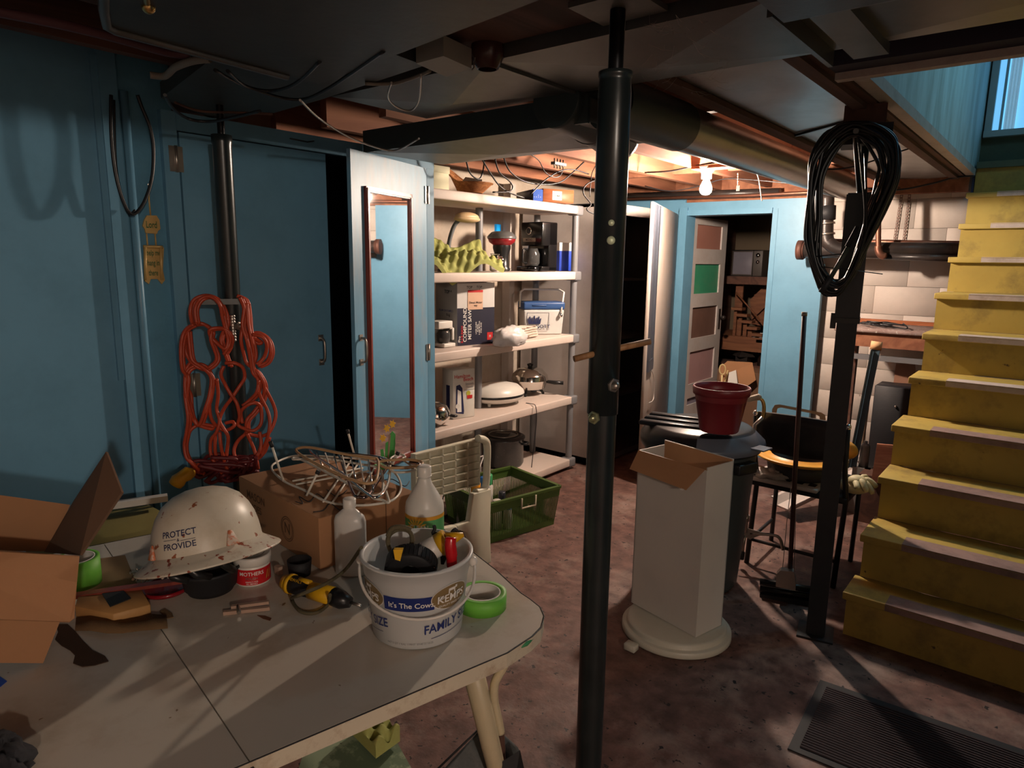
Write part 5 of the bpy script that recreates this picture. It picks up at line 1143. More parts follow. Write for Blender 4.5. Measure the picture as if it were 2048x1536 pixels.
# ---- carton with racks
C = P(641, 1141, 2, T); zt = zat(C, 641, 1038); TL = P(477, 953, 2, zt); TR = P(832, 985, 2, zt); Ct = Vector((C.x, C.y, zt))
print('carton h', zt-T, (TL-Ct).length, (TR-Ct).length)
e = (TR-Ct).normalized(); f = (TL-Ct); f = (f-e*f.dot(e)*.8)
W_ = (TR-Ct).length; 
t = thing('brown_carton', 'closed brown cardboard carton on the table carrying a pile of wire racks', 'carton', (C.x, C.y, T))
q = [C, Vector((TR.x, TR.y, T)), Vector((TR.x, TR.y, T))+(TL-Ct), Vector((TL.x, TL.y, T))]
part('body', MB().prism([p+Vector((0, 0, .001)) for p in q], (0, 0, zt-T)).bevelled(.003, 2), card, t, True)
lf = (Ct-TL); lf_l = lf.length; lf.normalize(); ln_ = Vector((lf.y, -lf.x, 0)); 
if ln_.dot(Tc) < 0: ln_ = -ln_
LFf = lambda x, z, k=.0015: (lambda u, v: TL+lf*(lf_l*x+u)+ln_*k+Vector((0, 0, -(zt-T)*(1-z)+v)))
cdk = mat('dark_card_print', (.11, .055, .025), .8, bump=0)
txt(t, 'MASON', .034, LFf(.24, .72), cdk); txt(t, 'SHOES', .03, LFf(.22, .48), cdk)
em = MB()
for r0 in (.036, .030):
    for k in range(28):
        a, a2 = 2*pi*k/28, 2*pi*(k+1)/28; f_ = LFf(.64, .45)
        em.add([f_(r0*cos(a), r0*sin(a)), f_(r0*cos(a2), r0*sin(a2)), f_((r0-.002)*cos(a2), (r0-.002)*sin(a2)), f_((r0-.002)*cos(a), (r0-.002)*sin(a))], [(0, 1, 2, 3)])
part('emblem_ring', em, cdk, t, True); txt(t, 'N', .045, LFf(.64, .45), cdk)
rf = e; rn = Vector((rf.y, -rf.x, 0))
part('panel_joint', MB().prism([Ct+rf*W_*.66+rn*.0008, Ct+rf*(W_*.66+.002)+rn*.0008, C+rf*(W_*.66+.002)+rn*.0008, C+rf*W_*.66+rn*.0008], rn*.001), cdk, t, True)
def z10(X, Y, z): return P(440+X/2.9, 800+Y/2.9, 2, z)
hw = MB()
for s_ in ([(440, 590), (480, 600), (460, 560), (520, 590), (560, 545), (600, 570)], [(540, 650), (600, 640), (640, 600), (700, 640), (730, 590)], [(620, 520), (680, 560), (740, 520)], [(930, 470), (1000, 460), (1070, 500), (1100, 470)]):
    hw.tube(cr([z10(x, y, zt+.003) for x, y in s_], 5), .0014, 5)
part('handwriting', hw, ink, t, True, recalc=False)
wwm = mat('white_coated_wire', (.62, .58, .50), .35); tanw = mat('tan_coated_wire', (.45, .28, .14), .4)
t = thing('wire_rack', 'oval white plate rack of coated wire with four black-tipped prongs on the carton', 'rack', z10(700, 480, zt+.002))
z = zt+.005
part('loop', MB().tube(cr([z10(x, y, z) for x, y in ((300, 400), (330, 360), (440, 325), (650, 330), (860, 350), (1000, 410), (1050, 500), (1010, 575), (900, 605), (760, 610), (620, 590), (480, 520), (370, 470))], 6, True), .0036, 8, closed=True), wwm, t, True)
for a, b_ in (((420, 470), (830, 395)), ((440, 490), (870, 410)), ((600, 590), (760, 350)), ((650, 600), (800, 370)), ((760, 610), (900, 390))):
    part('crossbar', MB().tube([z10(*a, z), z10(*b_, z)], .003, 7), wwm, t, True)
for (a, tp_) in (((368, 470), (292, 240)), ((502, 555), (572, 408)), ((782, 330), (738, 172)), ((975, 430), (1035, 300))):
    A = z10(*a, z); gg = PV(A); B_ = gg(440+tp_[0]/2.9, 800+tp_[1]/2.9)
    part('prong', MB().tube([A, B_], .0036, 8), wwm, t, True); part('black_tip', MB().tube([A.lerp(B_, .86), B_], .0062, 8), black_ru, t, True)
t = thing('wire_rack', 'tilted bundle of tan and chrome wire rack frames lying over the oval white rack', 'rack', z10(800, 450, zt+.01))
chrw = chrome
for pts, zz, m_, r_, z2 in (
    (((445, 285), (470, 320), (620, 400), (800, 475), (885, 480), (912, 440), (915, 350), (870, 338), (700, 310), (520, 275)), .07, tanw, .0042, .05),
    (((522, 285), (560, 278), (700, 305), (960, 340), (985, 420), (960, 520), (905, 565), (850, 540), (700, 420), (560, 330)), .055, chrw, .004, .035),
    (((432, 345), (455, 338), (620, 420), (850, 540), (930, 545), (945, 500), (925, 400), (800, 370), (600, 340)), .03, wwm, .0038, .02),
    (((920, 360), (1060, 345), (1160, 355), (1165, 378), (1060, 392), (960, 392)), .06, tanw, .004, .06),
    (((985, 345), (1040, 315), (1075, 330), (1060, 345), (1130, 405), (1000, 415)), .05, wwm, .0035, .05),
    (((880, 560), (940, 580), (978, 596), (972, 560), (930, 440), (900, 470)), .02, wwm, .0035, .02)):
    n = len(pts); part('frame', MB().tube(cr([z10(x, y, zt+zz+(z2-zz)*i/n*(1 if i < n/2 else -1)*.5) for i, (x, y) in enumerate(pts)], 5, True), r_, 8, closed=True), m_, t, True)
part('dark_bow', MB().tube(cr([z10(x, y, zt+.03) for x, y in ((690, 320), (730, 430), (775, 545), (810, 562), (860, 552), (930, 450), (1015, 325))], 6), .0045, 8), mat('dark_chrome', (.25, .2, .2), .15, 1, bump=0), t, True)
part('dark_handle', MB().tube(cr([z10(x, y, zt+.05) for x, y in ((920, 340), (1000, 385), (1100, 392), (1160, 372), (1100, 362))], 5), .0055, 8), mat('dark_chrome', (0, 0, 0)), t, True)
for k in range(7): part('rung', MB().tube([z10(560+50*k, 300+8*k, zt+.055), z10(600+48*k, 400+22*k, zt+.045)], .0025, 6), wwm if k % 2 else chrw, t, True)
# daffodil ornament
A = z10(940, 392, zt); g = PV(A)
t = thing('daffodil_ornament', 'flat cut-out ornament of three yellow daffodils on green leaves behind the wire racks', 'ornament', A)
gf = lambda X, Y, o=0: g(440+X/2.9, 800+Y/2.9, o)
grn = mat('leaf_green_paint', (.06, .36, .07), .5); ylw = mat('daffodil_yellow', (.75, .42, .02), .5)
for pts in (((935, 345), (930, 290), (948, 285), (955, 345)), ((955, 345), (960, 250), (975, 240), (980, 345)), ((980, 345), (985, 200), (1000, 180), (1018, 200), (1012, 345)), ((1000, 300), (1010, 210), (1018, 250), (1010, 300))):
    part('leaf', MB().sheet([gf(*p) for p in pts], .004), grn, t, True)
for cx_, cy_ in ((945, 222), (968, 165), (1000, 140)):
    pts = []
    for k in range(12):
        a = 2*pi*k/12+.3; r_ = 26 if k % 2 else 15; pts.append(gf(cx_+r_*cos(a)*.8, cy_+r_*sin(a), .006))
    part('flower', MB().sheet(pts, .005), ylw, t, True)
part('stick', MB().tube([gf(975, 345), gf(985, 200)], .003, 6), cw, t, True)
part('base', MB().cbox((A.x, A.y, zt+.004), (.05, .03, .008)), grn, t, True)
# bottles
c = P(703, 1146, 2, T); h = zat(c, 703, 996)-T; k = h/.185
t = thing('alcohol_bottle', 'plain white flat-sided plastic bottle beside the brown carton', 'bottle', c, atan2(rt.y, rt.x))
part('body', MB().lathe([(0, 0), (.038, 0), (.042, .004), (.042, h*.70), (.038, h*.77), (.022, h*.84), (.015, h*.87), (.014, h*.9)], 40, sx=1, sy=.62), mat('milky_plastic', (.62, .60, .57), .32, sub=.3), t)
part('cap', MB().lathe([(.0165, h*.885), (.0165, h*.99), (.014, h), (0, h)], 24), white_pl, t)
c = P(850, 1108, 2, T); h = zat(c, 852, 931)-T
print('spray h', h)
t = thing('cleaner_bottle', 'tall white cleaner bottle with a sunflower label behind the ice cream pail', 'bottle', c)
R_ = .053
part('body', MB().lathe([(0, 0), (R_-.003, 0), (R_, .005), (R_, h*.55), (R_*.96, h*.60), (R_*.70, h*.70), (.022, h*.80), (.017, h*.86), (.016, h*.88), (.02, h*.885), (.02, h*.895), (.014, h*.9)], 44), white_pl, t)
part('cap', MB().lathe([(.019, h*.895), (.019, h*.99), (.016, h), (0, h)], 24), white_pl, t)
a0 = atan2(-c.y, -c.x)
part('label', MB().lathe([(R_+.0006, h*.06), (R_+.0006, h*.50)], 40, a0=a0-1.4, a1=a0+1.4), mat('green_label', (.10, .34, .12), .5), t)
part('label_top', MB().lathe([(R_+.001, h*.46), (R_+.001, h*.50)], 40, a0=a0-1.4, a1=a0+1.4), mat('orange_label', (.65, .30, .03), .5), t)
sf = MB(); cf = cyl(c, R_+.0014, a0, h*.38, -.45)
for k in range(16):
    a = 2*pi*k/16; sf.add([cf(.008*cos(a-.2), .008*sin(a-.2)), cf(.024*cos(a-.12), .024*sin(a-.12)), cf(.032*cos(a), .032*sin(a)), cf(.024*cos(a+.12), .024*sin(a+.12)), cf(.008*cos(a+.2), .008*sin(a+.2))], [(0, 1, 2, 3, 4)])
part('sunflower', sf, mat('petal_print', (.75, .45, .05), .5), t, True, recalc=False)
txt(t, 'CLEAN\nGREEN', .017, cyl(c, R_+.0022, a0, h*.35, -.3), white_ink, bis=.005)
# black cup, driver, cord
c = tp(600, 1148); solo('black_cup', MB().lathe([(0, 0), (.027, 0), (.031, .04), (.029, .04), (.025, .004), (0, .003)], 30, Matrix.Translation(c)), black_ru, 'small black cap standing beside the brown carton', 'cap')
solo('wood_chip', MB().cbox(tp(557, 1140, .012), (.02, .012, .022), None), cw, 'tiny light wooden chip beside the black cap', 'chip')
t = thing('power_screwdriver', 'yellow and black cordless screwdriver lying on the table', 'screwdriver', tp(630, 1185))
ylp = mat('tool_yellow', (.65, .36, .01), .4)
ax = [tp(568, 1164, .024), tp(584, 1168, .024), tp(600, 1173, .023), tp(622, 1181, .021), tp(645, 1187, .021), tp(668, 1193, .023), tp(684, 1200, .022), tp(702, 1205, .018)]
part('grip', MB().tube(ax[1:5], [.022, .022, .018, .019], 18), black_ru, t, True)
part('end_ring', MB().tube([ax[0], ax[1]], [.017, .0235], 18), ylp, t, True); part('yellow_band', MB().tube([ax[0].lerp(ax[1], .7), ax[1].lerp(ax[2], .1)], .0245, 18), ylp, t, True)
part('yellow_body', MB().tube([ax[3].lerp(ax[4], .0), ax[4], ax[5]], [.020, .0215, .022], 18), ylp, t, True)
part('switch', MB().tube([ax[2]+Vector((0, 0, .018)), ax[3]+Vector((0, 0, .019))], .007, 10), ylp, t, True)
part('chuck', MB().tube([ax[5], ax[6], ax[7]], [.022, .021, .012], 18), black_pl, t, True)
part('bit', MB().tube([ax[7], tp(722, 1212, .016)], .0035, 8), steel, t, True)
txt(t, 'DEWALT', .011, (lambda o, ux_, vx_: (lambda u, v: o+ux_*u+vx_*v))(ax[2].lerp(ax[1], .4)+(Tc*.55+Vector((0, 0, .84)))*.0228, (ax[3]-ax[1]).normalized(), (Vector((0, 0, .6))-Tc*.75).normalized()), ylp)
olive = mat('olive_cord', (.09, .075, .04), .8, bump=.5, bscale=200)
# ---- ice cream pail
ne = P(836, 1303, 2, T); aw = Vector((ne.x, ne.y, 0)).normalized(); rb = .098; pc_ = ne+aw*rb; zr = zat(pc_, 834, 1100); hb = zr-T; rtp = .117
print('pail', pc_, hb)
t = thing('ice_cream_pail', 'translucent white ice cream pail filled with hand tools, blue and gold print on its side', 'pail', pc_)
plm = mat('translucent_plastic', (.74, .75, .74), .3, trans=.35, ior=1.2, bump=0, var=.02)
def br(z): return rb+(rtp-rb)*max(0, min(1, z/hb))
part('shell', MB().lathe([(0, .002), (rb-.004, .002), (rb, .006), (br(hb*.8), hb*.8), (br(hb*.8)+.002, hb*.81), (rtp, hb*.97), (rtp+.006, hb*.975), (rtp+.006, hb), (rtp-.002, hb+.001), (rtp-.004, hb*.97), (br(hb*.8)-.003, hb*.8), (rb-.003, .008), (0, .006)], 64), plm, t)
a0 = atan2(-pc_.y, -pc_.x)
def pz(py): # height on the near wall at photo row
    c_ = pc_-aw*.105; return zat(c_, 836, py)-T
def pa(px): return math.asin(max(-.98, min(.98, (px-834)/107)))
def ps(ang, zc, k=.0012): return lambda u, v: Vector((pc_.x+(br(zc+v)+k)*cos(a0+ang+u/.107), pc_.y+(br(zc+v)+k)*sin(a0+ang+u/.107), T+zc+v))
def patch(a1, a2, z1, z2, m_, nm, k=.0008):
    n = 20; b = MB(); b.grid(lambda u, v: ps(a1+(a2-a1)*u, z1+(z2-z1)*v, k)(0, 0), n, 2, False); return part(nm, b, m_, t, True, recalc=False)
nvy = mat('pail_navy', (.012, .025, .14), .35, bump=0); gold = mat('pail_gold', (.22, .15, .065), .4, bump=0)
patch(pa(768), pa(868), pz(1222), pz(1194), nvy, 'navy_band')
txt(t, "It's The Cows.", .0165, ps(pa(822), pz(1210), .002), white_ink, bis=.006)
def oval(ac, zc, w_, h_, m_, k):
    f_ = ps(ac, zc, k); n = 32; b = MB(); b.add([f_(0, 0)]+[f_(w_*cos(2*pi*i/n), h_*sin(2*pi*i/n)) for i in range(n)], [(0, 1+i, 1+(i+1) % n) for i in range(n)]); return part('oval_emblem', b, m_, t, True, recalc=False)
for ac in (pa(902), pa(745)-.12, ):
    zc = pz(1203); oval(ac, zc, .047, .0275, white_ink, .0015); oval(ac, zc, .0455, .026, gold, .002)
    txt(t, 'KEMPS', .024, ps(ac, zc-.002, .0034), white_ink, bis=.004); txt(t, 'QUALITY SINCE 1914', .0065, ps(ac, zc-.017, .0026), white_ink, bis=.005)
    cw_ = MB(); f_ = ps(ac, zc+.013, .0026)
    for x0_, x1_, y0_, y1_ in ((-.009, .008, .0, .006), (-.009, -.006, -.006, .0), (.005, .008, -.006, .0), (.008, .013, .003, .009)): cw_.add([f_(x0_, y0_), f_(x1_, y0_), f_(x1_, y1_), f_(x0_, y1_)], [(0, 1, 2, 3)])
    part('cow_silhouette', cw_, white_ink, t, True, recalc=False)
for ac, w in ((pa(898)+.10, 1), (pa(745)-.25, 1)):
    txt(t, 'FAMILY SIZE', .029, lambda u, v, ac=ac: ps(ac, pz(1258), .0026)(u, v+.10*u), nvy, bis=.006, squash=.85)
    f_ = ps(ac, pz(1276), .002); part('underline', MB().add([f_(-.05+.1*i/10, .010*(i/10)-.008+s_) for i in range(11) for s_ in (0, .0012)], [(2*i, 2*i+2, 2*i+3, 2*i+1) for i in range(10)]), nvy, t, True, recalc=False)
txt(t, 'NET 5 QT 1 GAL  1 PINT  37-40 21 12.23', .006, ps(pa(816), pz(1291), .002), MC['grey_print'], bis=.005)
bl = []
for i in range(25):
    a = pi*i/24; sd = -cos(a); fr_ = sin(a); R2 = rtp+.008+.012*fr_
    bl.append(Vector((pc_.x, pc_.y, zr-.025-(.074)*fr_**.85))+Rr*R2*sd-aw*(R2*fr_*.86))
part('bail', MB().tube(bl, .0032, 8), white_pl, t, True)
for s_ in (-1, 1): part('bail_lug', MB().ell(Vector((pc_.x, pc_.y, zr-.025))+Rr*(rtp+.006)*s_, (.010, .010, .012)), white_pl, t, True)
# things in the pail
gp = PV(pc_+Vector((0, 0, 0)))
def gq(X, Y, o=0): return gp(440+X/2.9, 800+Y/2.9, o)
t = thing('rubber_wheel', 'ribbed black rubber wheel with a yellow tab sticking out of the pail', 'roller', gq(1110, 960, .0))  # a ribbed rubber wheel poking out of the pail
cc_ = gq(1110, 965, .02); fM = frame(cc_, Rr, -Tc*.9+Vector((0, 0, .4)))
wp = MB(); wp.lathe([(.02, -.016), (.046, -.018), (.052, -.010), (.052, .010), (.046, .018), (.02, .016)], 40, fM); part('tyre', wp, black_ru, t, True)
for k in range(20):
    a = pi*k/19; part('tread', MB().box(-.004, .004, -.014, .014, .050, .056, fM @ Matrix.Rotation(a-pi/2, 4, 'Z') @ Matrix.Rotation(pi/2, 4, 'X') @ Matrix.Translation((0, 0, 0))), black_ru, t, True)
part('yellow_tab', MB().prism([gq(1005, 870, .06), gq(1060, 870, .06), gq(1045, 935, .06), gq(1015, 925, .06)], -Tc*.012), ylp, t, True)
t = thing('glue_tube', 'white tube with a yellow collar and yellow nozzle lying in the pail', 'tube', gq(1250, 900, 0))
part('tube', MB().tube([gq(1190, 860, -.03), gq(1290, 855, -.01), gq(1300, 930, .03)][:1]+[gq(1275, 830, -.03)], .001, 6).tube([gq(1160, 900, .0), gq(1290, 830, .0)], .024, 20), white_pl, t, True)
part('collar', MB().tube([gq(1270, 842, .0), gq(1320, 812, .0)], .026, 20), ylp, t, True); part('nozzle', MB().tube([gq(1320, 812, .0), gq(1412, 780, .0)], [.018, .005], 16), ylp, t, True)
part('print', MB().tube([gq(1170, 895, .0), gq(1195, 882, .0)], .0245, 20), ink, t, True)
t = thing('red_handled_tool', 'tool with a glossy red handle standing upright in the pail', 'tool', gq(1345, 1000, .04))
part('handle', MB().tube(cr([gq(1345, 960, .04), gq(1342, 900, .045), gq(1335, 840, .045), gq(1338, 795, .04)], 5), [.0115]*5+[.013]*5+[.0125]*5+[.009], 14), mat('tool_red', (.45, .01, .015), .22), t, True)
part('shaft', MB().tube([gq(1345, 960, .04), Vector((gq(1345, 960, .04).x, gq(1345, 960, .04).y, T+.012))], .004, 8), steel, t, True)
t = thing('pliers', 'small dark pliers with two curled black tips poking out of the pail', 'pliers', gq(1300, 960, -.02))
for s_ in (0, 1): part('tip', MB().tube(cr([gq(1290, 950, -.02), gq(1275+80*s_, 790, -.02), gq(1235+110*s_, 775-5*s_, -.02), gq(1245+120*s_, 750, -.02), gq(1242+140*s_, 728+40*s_, -.02)], 4), .004, 7), black_ru, t, True)
t = thing('corded_loop', 'stiff black braided loop standing in the pail', 'loop', gq(1040, 850, -.02))
part('loop', MB().tube(cr([gq(1000, 900, .0), gq(975, 830, .0), gq(985, 780, .0), gq(1040, 750, .0), gq(1100, 765, .0), gq(1115, 820, .0), gq(1090, 870, .0), gq(1075, 930, .0)], 5), .005, 8), olive, t, True)
part('braid', MB().tube(cr([gq(975, 790, .01), gq(1000, 745, .01), gq(1060, 738, .01), gq(1105, 755, .01)], 5), .006, 8), olive, t, True)
sp = [gq(820, 885, .02)+Vector((0, 0, .0))]
t = thing('lanyard', 'olive braided lanyard looping from the screwdriver up to the pail rim', 'cord', tp(620, 1215))
part('cord', MB().tube(cr([Vector((pc_.x, pc_.y, zr+.004))-Rr*(rtp+.004), tp(690, 1140, .06), tp(650, 1168, .055), tp(600, 1190, .05), tp(584, 1198, .008), tp(600, 1222, .005), tp(630, 1226, .005), tp(655, 1210, .006), tp(660, 1190, .05)], 6), .0042, 8), olive, t, True)
tape('green masking tape roll lying at the rounded corner of the table', P(964, 1212, 2, T), .058, .040, .036, gtape, 60)
# ============================================================ UNDER AND BEYOND THE TABLE
z = .42
q = [P(590, 1560, 2, z), P(612, 1490, 2, z), P(760, 1424, 2, z), P(828, 1545, 2, z), P(840, 1600, 2, z)]
t = thing('green_board', 'pale green painted board leaning out below the table edge', 'board', (-1.0, .95, 0))
grb = mat('pale_green_paint', (.28, .36, .24), .5, dirt=(.10, .16, .10), damt=.8, dscale=5, dlo=.5, dhi=.54, specks=(.03, .03, .03), sscale=25, sthr=.74)
part('panel', MB().prism(q, (0, 0, -.02)), grb, t, True)
part('support', MB().box(q[2].x-.12, q[2].x-.05, q[2].y-.1, q[2].y-.04, 0, z-.02), joist_d, t, True)
o_ = P(690, 1490, 2, z+.004); ux_ = P(770, 1545, 2, z+.004)-o_; uy_ = P(740, 1430, 2, z+.004)-P(690, 1455, 2, z+.004)
eggfoam('foam_block', 'small block of yellow-green convoluted foam on the pale green board', P(698, 1470, 2, z+.002), (P(752, 1525, 2, z)-P(698, 1470, 2, z)), (P(800, 1490, 2, z)-P(752, 1525, 2, z))*1.0, 50, 24, .036, lambda u, v: .01, .026)
t = thing('tool_bag', 'worn black bag on the floor below the table corner', 'bag', P(960, 1536, 2, .25)-Vector((0, 0, .25)))
g = PV(P(960, 1500, 2, .30))
bp = [g(860, 1560, .06), g(958, 1455, .0), g(1000, 1458, -.04), g(1040, 1490, -.02), g(1046, 1560, .05)]
bg = MB(); lo = [Vector((p.x, p.y, .0)) for p in bp]
bg.hexa([Vector((p.x, p.y, .004)) for p in bp], bp).bevelled(.015, 3)
part('body', bg, mat('dusty_black_vinyl', (.035, .04, .04), .55, dirt=(.14, .14, .13), damt=.5, dscale=10, bump=.3), t, True)
part('seam', MB().tube([g(868, 1545, .075), g(958, 1458, .012), g(1002, 1462, -.03)], .003, 6), black_ru, t, True)
part('flap', MB().prism([g(985, 1536, .08), g(1040, 1500, .06), g(1048, 1536, .08), g(1030, 1560, .08)], Vector((0, 0, -.02))), black_ru, t, True)
# step stool: plane along Y
XP = -2.16
def st(px, py, o=0): return P(px, py, 0, XP+o)
t = thing('step_stool', 'cream folding plastic step stool with a ribbed underside standing behind the table', 'stool', (XP, 2.3, 0))
stm = mat('cream_stool', (.60, .57, .44), .4, bump=.03)
tl, tr, br_, bl_ = st(832, 910), st(960, 878), st(962, 968), st(872, 990); bl_ = st(838, 1002)
ya, yb = tl.y, tr.y; z0a, z1a, z0b, z1b = bl_.z, tl.z, br_.z, tr.z
part('tread_back', MB().hexa([Vector((XP-.035, ya, z0a)), Vector((XP-.035, yb, z0b)), Vector((XP-.035, yb, z1b)), Vector((XP-.035, ya, z1a))], [Vector((XP-.02, ya, z0a)), Vector((XP-.02, yb, z0b)), Vector((XP-.02, yb, z1b)), Vector((XP-.02, ya, z1a))]), stm, t, True)
for i in range(6):
    u = i/5; y_ = ya+(yb-ya)*u; za = z0a+(z0b-z0a)*u; zb_ = z1a+(z1b-z1a)*u
    part('rib', MB().box(XP-.022, XP, y_-.003, y_+.003, za, zb_), stm, t, True)
for j in range(7):
    v = j/6; a = Vector((XP-.011, ya, z0a+(z1a-z0a)*v)); b_ = Vector((XP-.011, yb, z0b+(z1b-z0b)*v)); part('rib', MB().beam(a, b_, .022, .005), stm, t, True)
part('side_frame', MB().tube(cr([st(950, 985, .01), st(970, 975, .01), st(974, 925, .01), st(974, 890, .01), st(968, 880, .01), st(955, 877, .01)], 5), .019, 12), stm, t, True)
part('leg', MB().prism([st(938, 985), st(974, 975), st(972, 1060), st(974, 1122), st(944, 1128), st(938, 1090), st(925, 1062), st(905, 1056), st(905, 1048), st(930, 1040)], (.03, 0, 0)).bevelled(.006, 2), stm, t, True)
part('leg', MB().prism([st(905, 1048), st(905, 1058), st(885, 1066), st(872, 1085), st(868, 1140), st(848, 1140), st(846, 1080), st(860, 1056)], (.03, 0, 0)).bevelled(.006, 2), stm, t, True)
part('rear_leg', MB().prism([st(845, 1000, -.12), st(868, 995, -.12), st(866, 1130, -.12), st(848, 1130, -.12)], (.03, 0, 0)), stm, t, True)
f1 = st(960, 1128); part('rubber_foot', MB().box(XP-.005, XP+.035, f1.y-.05, f1.y+.035, 0, .028).bevelled(.006, 1), black_ru, t, True)
# green basket
B = Bx((898, 1040), (980, 1086), (1106, 1048), .002, 1005)
print('basket', B.w, B.d, B.h)
t = thing('green_basket', 'dark green slotted plastic basket with a beige handle, holding spray bottles on the floor', 'basket', (B.c.x, B.c.y, 0), B.rz)
gbm = mat('olive_green_plastic', (.055, .10, .02), .4)
W2, D2, H2 = B.w, B.d, B.h; fl = .025
def bp_(x, y, z): k = fl*(z/H2); cx_ = (x/W2-.5)*2; cy_ = (y/D2-.5)*2; return B.M @ Vector((x+k*cx_, y+k*cy_, z))
part('bottom', MB().hexa([bp_(*p) for p in ((0, 0, .0), (W2, 0, .0), (W2, D2, .0), (0, D2, .0))], [bp_(*p) for p in ((0, 0, .012), (W2, 0, .012), (W2, D2, .012), (0, D2, .012))]), gbm, t, True)
rim = MB()
for a, b_ in (((0, 0), (W2, 0)), ((W2, 0), (W2, D2)), ((W2, D2), (0, D2)), ((0, D2), (0, 0))):
    rim.beam(bp_(*a, H2), bp_(*b_, H2), .022, .014); rim.beam(bp_(*a, H2*.78), bp_(*b_, H2*.78), .006, .008); rim.beam(bp_(*a, H2*.07), bp_(*b_, H2*.07), .006, .14*H2); rim.beam(bp_(*a, H2*.88), bp_(*b_, H2*.88), .004, .20*H2); 
part('rim', rim, gbm, t, True)
sl = MB(); n_ = int(W2/.011)
for i in range(n_+1):
    for y in (0, D2): sl.beam(bp_(W2*i/n_, y, .01), bp_(W2*i/n_, y, H2), .0058, .003, B.f)
n_ = int(D2/.011)
for i in range(n_+1):
    for x in (0, W2): sl.beam(bp_(x, D2*i/n_, .01), bp_(x, D2*i/n_, H2), .003, .0058, B.f)
part('slats', sl, gbm, t, True, kind='stuff')
part('handle', MB().tube([bp_(W2*.42, -.012, H2*.97), bp_(W2*.42, -.018, H2*.72), bp_(W2*.62, -.018, H2*.72), bp_(W2*.62, -.012, H2*.97)], .0055, 8), mat('beige_handle', (.50, .42, .30), .5), t, True)
bs = [(.14, .55, .26, (.75, .30, .02), 'mustard orange capped', .032), (.32, .62, .27, (.02, .14, .42), 'royal blue capped', .032), (.46, .75, .26, (.05, .32, .12), 'green capped', .030), (.10, .25, .16, (.5, .10, .04), 'red-brown', .026), (.30, .30, .17, (.60, .56, .5), 'white', .028), (.46, .42, .19, (.03, .03, .04), 'dark', .024), (.42, .22, .15, (.05, .22, .45), 'sky blue', .025), (.05, .75, .25, (.62, .6, .55), 'tall white', .030)]
for x, y, h, cl_, nm, r_ in bs:
    c_ = bp_(W2*x, D2*y, .014)
    t = thing('spray_bottle', nm+' round bottle standing in the dark green basket', 'bottle', c_, 0, 'bottles in the green basket')
    m_ = mat('bottle_'+nm.replace(' ', '_'), cl_, .4)
    part('body', MB().lathe([(0, 0), (r_, 0), (r_, h*.72), (r_*.7, h*.78)], 20), m_ if 'white' in nm or 'dark' in nm or 'brown' in nm else white_pl, t)
    part('cap', MB().lathe([(r_*.85, h*.76), (r_*.9, h*.98), (r_*.8, h), (0, h)], 20), m_ if 'brown' not in nm else white_pl, t)
